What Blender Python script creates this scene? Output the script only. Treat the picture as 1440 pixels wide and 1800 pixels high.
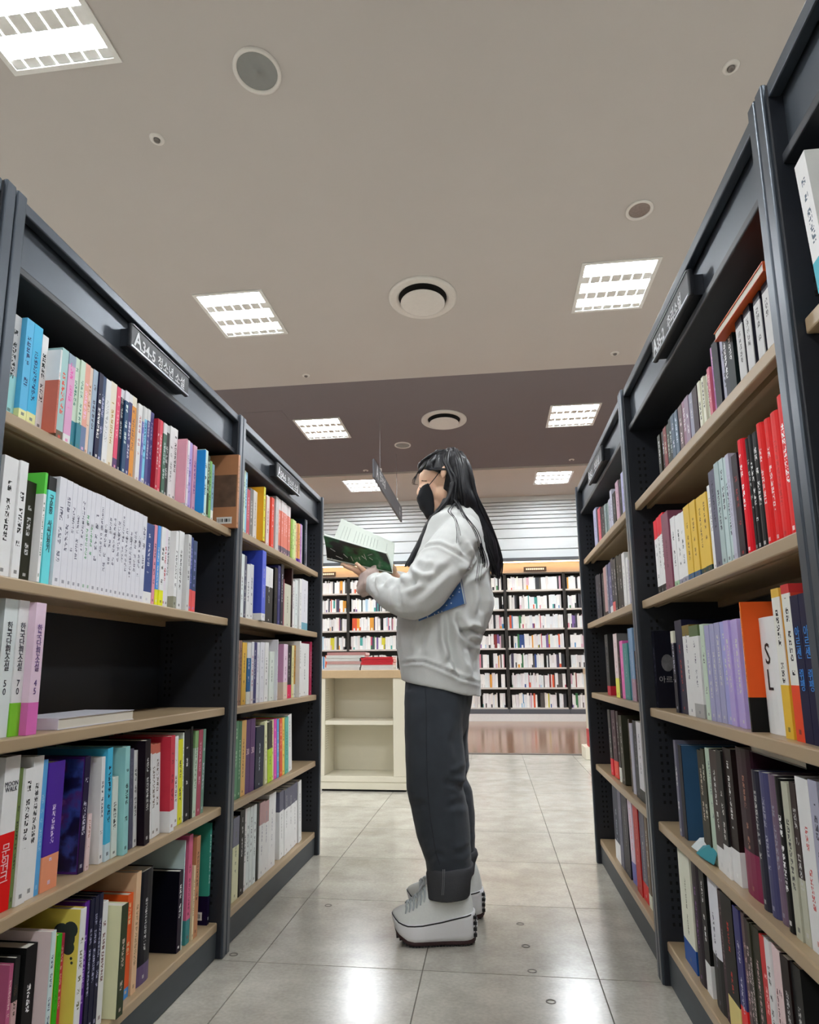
import bpy, bmesh, math, random
import numpy as np
from mathutils import Matrix, Vector, noise as mnoise

for o in list(bpy.data.objects):
    bpy.data.objects.remove(o, do_unlink=True)
SC = bpy.context.scene
COL = SC.collection
R = math.radians

# ------------------------------------------------------------------ camera
F_PX, PITCH, YAW, ROLL, CX, CY, CAM_H = 1262.0, R(10.919), R(7.914), R(-.392), 684.8, 932.5, 0.90
_f = Vector((-math.sin(YAW) * math.cos(PITCH), math.cos(YAW) * math.cos(PITCH), math.sin(PITCH)))
_r = Vector((math.cos(YAW), math.sin(YAW), 0))
_u = _r.cross(_f)
CR = math.cos(ROLL) * _r + math.sin(ROLL) * _u
CU = -math.sin(ROLL) * _r + math.cos(ROLL) * _u
CF = _f
cam_d = bpy.data.cameras.new('camera')
cam = bpy.data.objects.new('camera', cam_d)
COL.objects.link(cam)
cam.matrix_world = Matrix(((CR.x, CU.x, -CF.x, 0), (CR.y, CU.y, -CF.y, 0), (CR.z, CU.z, -CF.z, CAM_H), (0, 0, 0, 1)))
cam_d.sensor_fit = 'VERTICAL'
cam_d.sensor_height = 24
cam_d.lens = F_PX / 1800 * 24
cam_d.shift_x = (720 - CX) / 1800
cam_d.shift_y = (CY - 900) / 1800
cam_d.clip_start = .02
SC.camera = cam

# ------------------------------------------------------------------ world, exposure, lamp power
W = bpy.data.worlds.new('world')
SC.world = W
W.use_nodes = True
W.node_tree.nodes['Background'].inputs[0].default_value = (.9, .95, 1, 1)
W.node_tree.nodes['Background'].inputs[1].default_value = 0.0
SC.view_settings.view_transform = 'Standard'
SC.view_settings.look = 'None'
SC.view_settings.exposure = 1.40
SC.view_settings.gamma = 1
SC.view_settings.use_curve_mapping = False
SC.cycles.max_bounces = 6
SC.cycles.diffuse_bounces = 4
SC.cycles.glossy_bounces = 2
SC.cycles.transmission_bounces = 2
SC.cycles.use_light_tree = False
SC.cycles.caustics_reflective = False
SC.cycles.caustics_refractive = False
SC.cycles.use_adaptive_sampling = True
SC.cycles.adaptive_threshold = .04
TUBE_POWER = 38.0        # emission of the ceiling fixtures' tubes
ZC = 3.98                # ceiling height

def at(px, py, Y):
    """point of the plane at depth Y seen at a pixel of the 1440x1800 photograph"""
    d = CR * ((px - CX) / F_PX) + CU * (-(py - CY) / F_PX) + CF
    return Vector((0, 0, CAM_H)) + d * (Y / d.y)

# ------------------------------------------------------------------ helpers: materials
MATS = {}
def hexc(h):
    if len(h) == 3:
        h = ''.join(c * 2 for c in h)
    v = [int(h[i:i + 2], 16) / 255 for i in (0, 2, 4)]
    return tuple(c / 12.92 if c <= .04045 else ((c + .055) / 1.055) ** 2.4 for c in v)

def new_mat(name):
    m = bpy.data.materials.new(name)
    m.use_nodes = True
    nt = m.node_tree
    b = nt.nodes['Principled BSDF']
    return m, nt, b

def mat(name, col, rough=.5, spec=.5, metal=0., var=.06, scale=30., bump=0., bscale=200., coat=0., sheen=0., stretch=None, emit=None):
    if name in MATS:
        return MATS[name]
    m, nt, b = new_mat(name)
    c = hexc(col) if isinstance(col, str) else col
    N = nt.nodes
    L = nt.links
    tc = N.new('ShaderNodeTexCoord')
    mp = N.new('ShaderNodeMapping')
    if stretch:
        mp.inputs['Scale'].default_value = stretch
    L.new(tc.outputs['Object'], mp.inputs[0])
    nz = N.new('ShaderNodeTexNoise')
    nz.inputs['Scale'].default_value = scale
    nz.inputs['Detail'].default_value = 4
    L.new(mp.outputs[0], nz.inputs['Vector'])
    mx = N.new('ShaderNodeMix')
    mx.data_type = 'RGBA'
    mx.inputs['A'].default_value = (*[v * (1 - var) for v in c], 1)
    mx.inputs['B'].default_value = (*[min(1, v * (1 + var)) for v in c], 1)
    L.new(nz.outputs[0], mx.inputs['Factor'])
    L.new(mx.outputs['Result'], b.inputs['Base Color'])
    b.inputs['Roughness'].default_value = rough
    b.inputs['Specular IOR Level'].default_value = spec
    b.inputs['Metallic'].default_value = metal
    b.inputs['Coat Weight'].default_value = coat
    b.inputs['Sheen Weight'].default_value = sheen
    if bump:
        n2 = N.new('ShaderNodeTexNoise')
        n2.inputs['Scale'].default_value = bscale
        n2.inputs['Detail'].default_value = 3
        L.new(mp.outputs[0], n2.inputs['Vector'])
        bp = N.new('ShaderNodeBump')
        bp.inputs['Strength'].default_value = bump
        bp.inputs['Distance'].default_value = .002
        L.new(n2.outputs[0], bp.inputs['Height'])
        L.new(bp.outputs[0], b.inputs['Normal'])
    if emit:
        b.inputs['Emission Color'].default_value = (*emit[:3], 1)
        b.inputs['Emission Strength'].default_value = emit[3]
    MATS[name] = m
    return m

# ------------------------------------------------------------------ helpers: meshes
def box(V, Fc, x0, x1, y0, y1, z0, z1):
    n = len(V)
    V += [(x0, y0, z0), (x1, y0, z0), (x1, y1, z0), (x0, y1, z0), (x0, y0, z1), (x1, y0, z1), (x1, y1, z1), (x0, y1, z1)]
    Fc += [tuple(n + i for i in f) for f in ((0, 3, 2, 1), (4, 5, 6, 7), (0, 1, 5, 4), (1, 2, 6, 5), (2, 3, 7, 6), (3, 0, 4, 7))]

def mesh(name, V, Fc, mats=None, mi=None, smooth=False):
    me = bpy.data.meshes.new(name)
    me.from_pydata([tuple(v) for v in V], [], Fc)
    for m in (mats or []):
        me.materials.append(m)
    if mi is not None:
        me.polygons.foreach_set('material_index', mi)
    if smooth:
        me.polygons.foreach_set('use_smooth', [True] * len(me.polygons))
    me.update()
    return me

def obj(name, me, parent=None, loc=None, rot=None):
    o = bpy.data.objects.new(name, me)
    COL.objects.link(o)
    if parent:
        o.parent = parent
    if loc is not None:
        o.location = loc
    if rot is not None:
        o.rotation_euler = rot
    return o

def boxes(name, bl, m, parent=None, bevel=0., loc=None, rot=None, seg=2):
    V, Fc = [], []
    for b in bl:
        box(V, Fc, *b)
    me = mesh(name, V, Fc, [m])
    if bevel:
        bm = bmesh.new()
        bm.from_mesh(me)
        bmesh.ops.bevel(bm, geom=list(bm.edges), offset=bevel, segments=seg, affect='EDGES', profile=.5)
        bm.to_mesh(me)
        bm.free()
    return obj(name, me, parent, loc, rot)

def empty(name, loc=(0, 0, 0), rz=0.):
    o = bpy.data.objects.new(name, None)
    COL.objects.link(o)
    o.location = loc
    o.rotation_euler = (0, 0, rz)
    o.empty_display_size = .05
    return o

def tag(o, label=None, cat=None, group=None, kind=None):
    if label:
        o['label'] = label
    if cat:
        o['category'] = cat
    if group:
        o['group'] = group
    if kind:
        o['kind'] = kind
    return o

def cyl(V, Fc, c, r0, r1, z0, z1, n=24, sx=1., sy=1., cap0=True, cap1=True):
    s = len(V)
    for z, r in ((z0, r0), (z1, r1)):
        for i in range(n):
            a = 2 * math.pi * i / n
            V.append((c[0] + sx * r * math.cos(a), c[1] + sy * r * math.sin(a), z))
    for i in range(n):
        j = (i + 1) % n
        Fc.append((s + i, s + j, s + n + j, s + n + i))
    if cap0:
        Fc.append(tuple(s + i for i in reversed(range(n))))
    if cap1:
        Fc.append(tuple(s + n + i for i in range(n)))

def revolve(V, Fc, c, prof, n=32, sx=1., sy=1., close=False):
    """prof: list of (r, z)"""
    s = len(V)
    for r, z in prof:
        for i in range(n):
            a = 2 * math.pi * i / n
            V.append((c[0] + sx * r * math.cos(a), c[1] + sy * r * math.sin(a), c[2] + z))
    k = len(prof)
    for q in range(k - 1 if not close else k):
        w = (q + 1) % k
        for i in range(n):
            j = (i + 1) % n
            Fc.append((s + q * n + i, s + q * n + j, s + w * n + j, s + w * n + i))

def loft(V, Fc, rings, caps=True):
    """rings: lists of points of the same count"""
    s = len(V)
    n = len(rings[0])
    for r in rings:
        V += [tuple(p) for p in r]
    for q in range(len(rings) - 1):
        for i in range(n):
            j = (i + 1) % n
            Fc.append((s + q * n + i, s + q * n + j, s + (q + 1) * n + j, s + (q + 1) * n + i))
    if caps:
        Fc.append(tuple(s + i for i in reversed(range(n))))
        Fc.append(tuple(s + (len(rings) - 1) * n + i for i in range(n)))

def catmull(P, k=5):
    """P: list of tuples (any dimension), returns a smooth resampling"""
    P = [np.array(p, float) for p in P]
    out = []
    for i in range(len(P) - 1):
        p0 = P[i - 1] if i else 2 * P[0] - P[1]
        p3 = P[i + 2] if i + 2 < len(P) else 2 * P[-1] - P[-2]
        for t in np.linspace(0, 1, k, endpoint=False):
            out.append(.5 * (2 * P[i] + (P[i + 1] - p0) * t + (2 * p0 - 5 * P[i] + 4 * P[i + 1] - p3) * t * t + (3 * P[i] - p0 - 3 * P[i + 1] + p3) * t ** 3))
    out.append(P[-1])
    return out

def tube(V, Fc, pts, n=12, flat=None, k=4, smooth=True):
    """pts: (x, y, z, r); closed tube with rounded ends along a curve; flat=(axis, factor) squashes the section"""
    P = catmull(pts, k) if smooth and len(pts) > 2 else [np.array(p, float) for p in pts]
    # rounded ends
    d0 = P[0][:3] - P[1][:3]
    d0 /= max(np.linalg.norm(d0), 1e-9)
    d1 = P[-1][:3] - P[-2][:3]
    d1 /= max(np.linalg.norm(d1), 1e-9)
    a, b = P[0], P[-1]
    P = [np.array([*(a[:3] + d0 * a[3] * .9), a[3] * .25]), np.array([*(a[:3] + d0 * a[3] * .6), a[3] * .75])] + P + \
        [np.array([*(b[:3] + d1 * b[3] * .6), b[3] * .75]), np.array([*(b[:3] + d1 * b[3] * .9), b[3] * .25])]
    rings = []
    up = np.array([.13, .98, .11])
    for i, p in enumerate(P):
        t = P[min(i + 1, len(P) - 1)][:3] - P[max(i - 1, 0)][:3]
        t /= max(np.linalg.norm(t), 1e-9)
        e1 = up - t * up.dot(t)
        if np.linalg.norm(e1) < 1e-3:
            e1 = np.array([1., 0, 0]) - t * t[0]
        e1 /= np.linalg.norm(e1)
        e2 = np.cross(t, e1)
        f = flat or 1.
        rings.append([p[:3] + p[3] * (f * math.cos(2 * math.pi * q / n) * e1 + math.sin(2 * math.pi * q / n) * e2) for q in range(n)])
    loft(V, Fc, rings)

def ball(V, Fc, c, r, n=16, m=10, rot=None):
    """ellipsoid, r=(rx, ry, rz); rot = angle about Y"""
    s = len(V)
    ca, sa = (math.cos(rot), math.sin(rot)) if rot else (1, 0)
    rings = []
    for i in range(m):
        th = math.pi * (i + .5) / m
        ring = []
        for j in range(n):
            ph = 2 * math.pi * j / n
            x, y, z = r[0] * math.sin(th) * math.cos(ph), r[1] * math.sin(th) * math.sin(ph), r[2] * math.cos(th)
            ring.append((c[0] + ca * x + sa * z, c[1] + y, c[2] - sa * x + ca * z))
        rings.append(ring)
    loft(V, Fc, rings)

def remesh(name, V, Fc, voxel, m, parent=None, smooth_it=4, fn=None):
    me = mesh(name + '_src', V, Fc)
    bm = bmesh.new()
    bm.from_mesh(me)
    bmesh.ops.recalc_face_normals(bm, faces=bm.faces)
    bm.to_mesh(me)
    bm.free()
    t = bpy.data.objects.new('tmp', me)
    COL.objects.link(t)
    md = t.modifiers.new('r', 'REMESH')
    md.mode = 'VOXEL'
    md.voxel_size = voxel
    if smooth_it:
        s = t.modifiers.new('s', 'SMOOTH')
        s.iterations = smooth_it
        s.factor = .5
    dg = bpy.context.evaluated_depsgraph_get()
    out = bpy.data.meshes.new_from_object(t.evaluated_get(dg))
    bpy.data.objects.remove(t, do_unlink=True)
    bpy.data.meshes.remove(me)
    out.name = name
    if fn:
        n = len(out.vertices)
        co = np.empty(n * 3, np.float32)
        no = np.empty(n * 3, np.float32)
        out.vertices.foreach_get('co', co)
        out.vertices.foreach_get('normal', no)
        co = fn(co.reshape(-1, 3).astype(float), no.reshape(-1, 3).astype(float))
        out.vertices.foreach_set('co', co.astype(np.float32).ravel())
    out.materials.clear()
    out.materials.append(m)
    out.polygons.foreach_set('use_smooth', [True] * len(out.polygons))
    out.update()
    return obj(name, out, parent)

_txt = {}
def text_mesh(s, size, m, extrude=.0002, align='CENTER', vspace=.9, bold=.0):
    key = (s, round(size, 4), m.name, align)
    if key in _txt:
        return _txt[key]
    cu = bpy.data.curves.new('t', 'FONT')
    cu.body = s
    cu.size = size
    cu.align_x = align
    cu.align_y = 'CENTER'
    cu.extrude = extrude
    cu.space_line = vspace
    cu.resolution_u = 2
    cu.offset = size * bold
    t = bpy.data.objects.new('t', cu)
    COL.objects.link(t)
    dg = bpy.context.evaluated_depsgraph_get()
    me = bpy.data.meshes.new_from_object(t.evaluated_get(dg))
    bpy.data.objects.remove(t, do_unlink=True)
    me.materials.clear()
    me.materials.append(m)
    _txt[key] = me
    return me

def surf(o, px, py, lift=0.):
    """first point of an object's surface on a pixel's line of sight, lifted along its normal"""
    from mathutils.bvhtree import BVHTree
    key = o.name
    if key not in _bvh:
        me = o.data
        _bvh[key] = BVHTree.FromPolygons([v.co.copy() for v in me.vertices], [tuple(p.vertices) for p in me.polygons])
    org = Vector((0, 0, CAM_H))
    hit, n, i, d = _bvh[key].ray_cast(org, (at(px, py, 1.) - org).normalized())
    return None if hit is None else hit + n * lift
_bvh = {}

def near_tf(side):
    """rotation that stands text upright on a bookcase front: left cases face +X, right cases face -X"""
    return (R(90), 0, R(90)) if side == 'L' else (R(90), 0, R(-90))
# ------------------------------------------------------------------ the setting
def floor_tile_mat():
    m, nt, b = new_mat('polished stone tile')
    N, L = nt.nodes, nt.links
    g = N.new('ShaderNodeNewGeometry')
    oi = N.new('ShaderNodeObjectInfo')
    n1 = N.new('ShaderNodeTexNoise'); n1.inputs['Scale'].default_value = 7; n1.inputs['Detail'].default_value = 8; n1.inputs['Roughness'].default_value = .65
    n2 = N.new('ShaderNodeTexNoise'); n2.inputs['Scale'].default_value = 90; n2.inputs['Detail'].default_value = 5
    n3 = N.new('ShaderNodeTexNoise'); n3.inputs['Scale'].default_value = 2.3; n3.inputs['Detail'].default_value = 6
    for n in (n1, n2, n3):
        L.new(g.outputs['Position'], n.inputs['Vector'])
    r = N.new('ShaderNodeValToRGB')
    e = r.color_ramp.elements
    e[0].position, e[0].color = .33, (*hexc('b3aea3'), 1)
    e[1].position, e[1].color = .66, (*hexc('c9c5b9'), 1)
    L.new(n1.outputs[0], r.inputs[0])
    mx = N.new('ShaderNodeMix'); mx.data_type = 'RGBA'; mx.blend_type = 'MULTIPLY'; mx.inputs['Factor'].default_value = .35
    L.new(r.outputs[0], mx.inputs['A'])
    L.new(n2.outputs[0], mx.inputs['B'])
    st = N.new('ShaderNodeValToRGB')
    e = st.color_ramp.elements
    e[0].position, e[0].color = .52, (1, 1, 1, 1)
    e[1].position, e[1].color = .78, (.72, .70, .67, 1)
    L.new(n3.outputs[0], st.inputs[0])
    m2 = N.new('ShaderNodeMix'); m2.data_type = 'RGBA'; m2.blend_type = 'MULTIPLY'; m2.inputs['Factor'].default_value = .8
    L.new(mx.outputs['Result'], m2.inputs['A'])
    L.new(st.outputs[0], m2.inputs['B'])
    hv = N.new('ShaderNodeHueSaturation')
    mr = N.new('ShaderNodeMapRange'); mr.inputs['To Min'].default_value = 1.10; mr.inputs['To Max'].default_value = 1.22
    L.new(oi.outputs['Random'], mr.inputs[0])
    L.new(mr.outputs[0], hv.inputs['Value'])
    L.new(m2.outputs['Result'], hv.inputs['Color'])
    L.new(hv.outputs[0], b.inputs['Base Color'])
    rr = N.new('ShaderNodeMapRange'); rr.inputs['To Min'].default_value = .16; rr.inputs['To Max'].default_value = .22
    L.new(n1.outputs[0], rr.inputs[0])
    L.new(rr.outputs[0], b.inputs['Roughness'])
    b.inputs['Specular IOR Level'].default_value = .5
    return m
M_TILE = floor_tile_mat()
M_JOINT = mat('tile joint', '6c675e', .8)
floor = boxes('floor', [(-7, 6.2, -9, 8.02, -.05, -.0035)], M_JOINT)
tag(floor, 'grey stone tile floor of the shop aisle with thin dark joints', kind='structure')
TX0, TXP, TY0, TYP = -.76, .521, 2.385, .645
tile_me = None
for i in range(-3, 6):
    for j in range(-4, 9):
        x0, y0 = TX0 + i * TXP, TY0 + j * TYP
        if y0 > 7.9:
            continue
        w, d = TXP - .0035, min(TYP, 8.02 - y0) - .0035
        full = d > TYP - .01
        if full and tile_me:
            me = tile_me
        else:
            V, Fc = [], []
            box(V, Fc, .0018, .0018 + w, .0018, .0018 + d, -.004, 0)
            me = mesh('tile', V, Fc, [M_TILE])
            if full:
                tile_me = me
        obj('tile', me, floor, (x0, y0, 0))
V, Fc = [], []
for a in ((-7, TX0 - 3 * TXP, -9, 8.02), (TX0 + 6 * TXP, 6.2, -9, 8.02), (TX0 - 3 * TXP, TX0 + 6 * TXP, -9, TY0 - 4 * TYP)):
    box(V, Fc, *a, -.004, 0)
tag(obj('floor_margin', mesh('floor_margin', V, Fc, [M_TILE]), floor), kind='stuff')

def wood_floor_mat():
    m, nt, b = new_mat('brown plank flooring')
    N, L = nt.nodes, nt.links
    g = N.new('ShaderNodeNewGeometry')
    br = N.new('ShaderNodeTexBrick')
    br.inputs['Scale'].default_value = 1
    br.inputs['Brick Width'].default_value = 1.2
    br.inputs['Row Height'].default_value = .14
    br.inputs['Mortar Size'].default_value = .004
    br.inputs['Color1'].default_value = (*hexc('8e654c'), 1)
    br.inputs['Color2'].default_value = (*hexc('a97f62'), 1)
    br.inputs['Mortar'].default_value = (*hexc('5b3f31'), 1)
    L.new(g.outputs['Position'], br.inputs['Vector'])
    nz = N.new('ShaderNodeTexNoise'); nz.inputs['Scale'].default_value = 6; nz.inputs['Detail'].default_value = 5
    mp = N.new('ShaderNodeMapping'); mp.inputs['Scale'].default_value = (1, 9, 1)
    L.new(g.outputs['Position'], mp.inputs[0]); L.new(mp.outputs[0], nz.inputs['Vector'])
    mx = N.new('ShaderNodeMix'); mx.data_type = 'RGBA'; mx.blend_type = 'MULTIPLY'; mx.inputs['Factor'].default_value = .3
    L.new(br.outputs[0], mx.inputs['A']); L.new(nz.outputs[0], mx.inputs['B'])
    L.new(mx.outputs['Result'], b.inputs['Base Color'])
    b.inputs['Roughness'].default_value = .16
    return m
wf = boxes('floor', [(-7, 6.2, 8.12, 13.0, -.05, 0)], wood_floor_mat())
tag(wf, 'glossy brown wooden floor in front of the wall bookcases', kind='structure')
tr = boxes('trim_1', [(-7, 6.2, 8.02, 8.12, -.05, .006)], mat('dark threshold metal', '5d5550', .4))
tag(tr, 'dark threshold strip between stone and wooden floor', kind='structure')

M_CEIL = mat('painted ceiling', 'bfbab7', .9, .2, var=.02, scale=3, bump=.05, bscale=400)
M_CEIL2 = mat('taupe ceiling paint', '7c767a', .9, .2, var=.02, scale=3)
M_CEIL3 = mat('pale ceiling paint', 'c9c2bb', .9, .2, var=.02, scale=3)
def slab_with_holes(name, x0, x1, y0, y1, holes, m):
    """ceiling sheet with rectangular openings for the recessed fixtures"""
    xs = sorted({x0, x1, *[h[0] for h in holes], *[h[1] for h in holes]})
    ys = sorted({y0, y1, *[h[2] for h in holes], *[h[3] for h in holes]})
    V, Fc = [], []
    for a, b in zip(xs, xs[1:]):
        for c, d in zip(ys, ys[1:]):
            mx_, my_ = (a + b) / 2, (c + d) / 2
            if not any(h[0] < mx_ < h[1] and h[2] < my_ < h[3] for h in holes):
                box(V, Fc, a, b, c, d, ZC, ZC + .12)
    return obj(name, mesh(name, V, Fc, [m]))
LX = (-5.15, -2.08, 1.095, 4.2)
LY = (-6.6, -3.55, -.5, 2.55, 5.63, 8.735, 11.72)  # first row is unseen, added as fill light for viewer-facing sides
LW, LD = .60, .80        # opening of a fixture
HOLES = [(x - LW / 2 + .012, x + LW / 2 - .012, y - LD / 2 + .012, y + LD / 2 - .012) for x in LX for y in LY]
for nm, y0, y1, m, lb in (('ceiling', -9, 7.26, M_CEIL, 'warm light grey plastered ceiling over the aisle'),
                          ('ceiling', 7.26, 10.96, M_CEIL2, 'darker taupe ceiling band behind the light grey ceiling'),
                          ('ceiling', 11.07, 13.0, M_CEIL3, 'pale ceiling strip above the wall bookcases')):
    o = slab_with_holes(nm, -7, 6.2, y0, y1, [h for h in HOLES if h[2] > y0 - .1 and h[3] < y1 + .1], m)
    tag(o, lb, kind='structure')
t2 = boxes('trim_2', [(-7, 6.2, 10.96, 11.07, ZC + .05, ZC + .12)], mat('black shadow gap', '0c0c0d', .8))
tag(t2, 'black shadow gap between the taupe and the pale ceiling', kind='structure')

M_WALL = mat('painted wall', 'cfcac4', .85, .2, var=.02, scale=2)
for nm, b in (('wall_left', (-7.1, -7, -9, 13.0, 0, ZC)), ('wall_right', (6.2, 6.3, -9, 13.0, 0, ZC)), ('wall_front', (-7, 6.2, -9.1, -9, 0, ZC))):
    tag(boxes(nm, [b], M_WALL), 'plain painted shop wall', kind='structure')
# back wall with white slats above a dark trim
YW = 12.95
wb = boxes('wall_back', [(-7, 6.2, YW + .25, YW + .35, 0, ZC + .1)], mat('slat backing', '66645f', .8))
tag(wb, 'back wall clad with white horizontal boards above the wall bookcases', kind='structure')
M_SLAT = mat('white slat board', 'ccd0d1', .38, .5, var=.02, scale=2)
zs = [2.826, 2.992, 3.207, 3.383, 3.475, 3.553, 3.624, 3.698, 3.762, 3.815, 3.879, ZC + .02]
for k, (a, b) in enumerate(zip(zs, zs[1:])):
    boxes('slat', [(-7, 6.2, YW + .02, YW + .25, a + .006, b - .006)], M_SLAT, wb, bevel=.004, seg=1)
t3 = boxes('trim_3', [(-7, 6.2, YW - .12, YW + .25, 2.765, 2.826)], mat('dark grey trim', '4a4d52', .5))
tag(t3, 'dark grey ledge under the white wall boards', kind='structure')
led = boxes('light_strip', [(-6.5, 5.7, YW - .07, YW - .04, 2.752, 2.764)], mat('warm light strip', 'fff0d8', .5, emit=(1, .72, .38, 9)))
tag(led, 'warm glowing light strip under the dark ledge above the wall bookcases', 'light strip')
hb = boxes('trim_4', [(-7, 6.2, YW + .05, YW + .25, 2.57, 2.765)], mat('tan header board', 'b39a86', .5, var=.1, scale=4, stretch=(1, 1, 12)))
tag(hb, 'tan wooden fascia above the wall bookcases', kind='structure')
t5 = boxes('baseboard_back', [(-7, 6.2, YW - .005, YW + .25, 0, .123)], mat('pale plinth', 'd9d9d6', .5))
tag(t5, 'white base under the wall bookcases', kind='structure')

# ------------------------------------------------------------------ ceiling fixtures
M_FRAME = mat('white fixture frame', 'e4e4e2', .5)
M_TUBE = mat('fluorescent tube', 'ffffff', .5, emit=(.93, .97, 1.0, TUBE_POWER))
M_LOUV = mat('louvre reflector', 'cfd6dc', .25, .6, metal=.6)
def make_light():
    t = empty('ceiling_light')
    w, d, fr = LW / 2, LD / 2, .03
    boxes('frame', [(-w, w, -d, -d + fr, -.008, 0), (-w, w, d - fr, d, -.008, 0), (-w, -w + fr, -d + fr, d - fr, -.008, 0), (w - fr, w, -d + fr, d - fr, -.008, 0)], M_FRAME, t)
    iw, idp = w - .014, d - .014
    boxes('housing', [(-iw, iw, -idp, idp, .088, .092), (-iw, iw, -idp, -idp + .003, 0, .088), (-iw, iw, idp - .003, idp, 0, .088), (-iw, -iw + .003, -idp, idp, 0, .088), (iw - .003, iw, -idp, idp, 0, .088)], M_LOUV, t)
    p = (2 * idp - .01) / 3
    for k in range(3):
        yc = -idp + .005 + p * (k + .5)
        # the reflector trough's lit mouth: a tube of real thickness
        V, Fc = [], []
        rings = []
        for x in (-iw + .02, iw - .02):
            rings.append([(x, yc + .052 * math.cos(a), .020 + .016 * math.sin(a)) for a in [2 * math.pi * q / 8 for q in range(8)]])
        loft(V, Fc, rings)
        obj('tube', mesh('tube', V, Fc, [M_TUBE], smooth=True), t)
    for k in range(3):
        yb = -idp + .005 + p * (k + 1)
        blades = []
        hw_ = .052 if k < 2 else .034
        yb -= 0 if k < 2 else .034
        for q in range(7):
            x0_, x1_ = -iw + q * 2 * iw / 7 + .006, -iw + (q + 1) * 2 * iw / 7 - .006
            blades.append((x0_, x1_, yb - hw_, yb + hw_, .002, .006))
            blades.append((x0_ - .008, x0_ - .004, yb - hw_, yb + hw_, .012, .05))
        lv = boxes('louvre', blades, M_FRAME, t)
        lv['kind'] = 'stuff'
    return t
def copy_tree(o, parent=None):
    c = o.copy()
    COL.objects.link(c)
    if parent:
        c.parent = parent
    for ch in list(o.children):
        copy_tree(ch, c)
    return c
proto = make_light()
ROWN = {2.55: 'nearest', 5.63: 'second', 8.735: 'third', 11.72: 'farthest'}
first = True
for x in LX:
    for y in LY:
        o = proto if first else copy_tree(proto)
        first = False
        o.location = (x, y, ZC - .001)
        sd = 'left' if x < 0 else 'right'
        if x in LX[1:3] and y in ROWN:
            lb = f'square louvred ceiling light on the {sd}, {ROWN[y]} row from the viewer'
            if y == 2.55 and x > 0:
                lb = 'square louvred ceiling light above the viewer on the right, out of the picture'
        else:
            cn = ['far left column', 'left column', 'right column', 'far right column'][LX.index(x)]
            rn = ['three rows behind the viewer, added fill', 'two rows behind the viewer', 'one row behind the viewer', 'above the viewer', 'second row ahead', 'third row ahead', 'last row ahead'][LY.index(y)]
            lb = f'louvred ceiling light outside the picture, {cn}, {rn}'
        tag(o, lb, 'ceiling light', 'square louvred ceiling lights')

M_WPL = mat('white plastic', 'd9d6d2', .45)
M_GRILLE = mat('grey speaker grille', '8a8c8b', .6, bump=.4, bscale=900)
M_DARK = mat('dark cavity', '0b0b0c', .9)  # near-black that paints in the shade of openings
EL = .81                  # ceiling rounds read slightly narrow across the aisle
def ceiling_round(name, x, y, r, prof, mats_, label, cat, group=None):
    t = empty(name, (x, y, ZC))
    for nm, pr, m in prof:
        V, Fc = [], []
        revolve(V, Fc, (0, 0, 0), [(max(a * r, 1e-5), z) for a, z in pr], 40, EL, 1)
        obj(nm, mesh(nm, V, Fc, [m], smooth=True), t)
    return tag(t, label, cat, group)
spk = [('ring', [(1, 0), (1, -.012), (.86, -.012), (.84, -.004)], M_WPL), ('grille', [(.86, -.004), (.5, -.0045), (.06, -.005), (.05, -.009), (0, -.009)], M_GRILLE)]
ceiling_round('ceiling_speaker', -1.115, 3.11, .152, spk, None, 'large round grey ceiling speaker with white rim near the top left', 'speaker')
ceiling_round('ceiling_speaker', -1.137, 9.58, .14, spk, None, 'small round ceiling speaker on the taupe ceiling beside the air diffuser', 'speaker')
dif = [('ring', [(1, 0), (1, -.014), (.93, -.022), (.86, -.012), (.80, -.020), (.72, -.010), (.71, -.003)], M_WPL), ('cavity', [(.72, -.003), (0, -.0035)], M_DARK),  # flat black disc paints the shaded throat behind the white disc
       ('disc', [(.65, -.050), (.65, -.056), (.58, -.061), (0, -.063)], M_WPL), ('disc', [(.65, -.050), (0, -.042)], M_WPL), ('stem', [(.06, -.044), (.06, -.003)], M_WPL)]
ceiling_round('air_diffuser', -.478, 5.575, .352, dif, None, 'round white ceiling air diffuser on the light grey ceiling', 'air diffuser', 'round ceiling diffusers')
ceiling_round('air_diffuser', -.497, 8.63, .352, dif, None, 'round white ceiling air diffuser on the darker taupe ceiling', 'air diffuser', 'round ceiling diffusers')
dl = [('ring', [(1, 0), (1, -.008), (.78, -.008), (.76, 0)], M_WPL), ('reflector', [(.77, -.002), (.5, -.004), (.3, -.003), (0, -.004)], mat('satin reflector', '918a88', .3, metal=.4, var=.3, scale=60))]
ceiling_round('downlight', 1.104, 4.617, .112, dl, None, 'unlit round recessed downlight above the right bookcase', 'downlight')
spr = [('flange', [(1, 0), (.95, -.006), (.5, -.01), (.42, -.004)], M_WPL), ('head', [(.42, -.004), (.40, -.016), (.2, -.02), (.18, -.012), (0, -.012)], mat('sprinkler metal', '7d7a78', .35, metal=.8))]
for x, y, lb in ((-1.855, 3.497, 'small round sprinkler between the left front light and the large speaker'), (1.341, 3.449, 'small round sprinkler near the top right corner of the picture'),
                 (-1.863, 7.015, 'small round sprinkler at the edge of the light ceiling, left side'), (1.318, 6.954, 'small round sprinkler at the edge of the light ceiling, right side'),
                 (-1.873, 10.795, 'small round sprinkler left on the taupe ceiling by the hanging sign'), (1.291, 10.708, 'small round sprinkler right on the taupe ceiling by the shadow gap')):
    ceiling_round('sprinkler', x, y, .052, spr, None, lb, 'sprinkler', 'ceiling sprinklers')
hat = boxes('access_panel', [(-2.95, -2.42, 8.0, 8.9, ZC - .004, ZC)], M_CEIL2)
tag(hat, 'flush taupe ceiling access panel beside the left third-row light', 'access panel')

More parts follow.
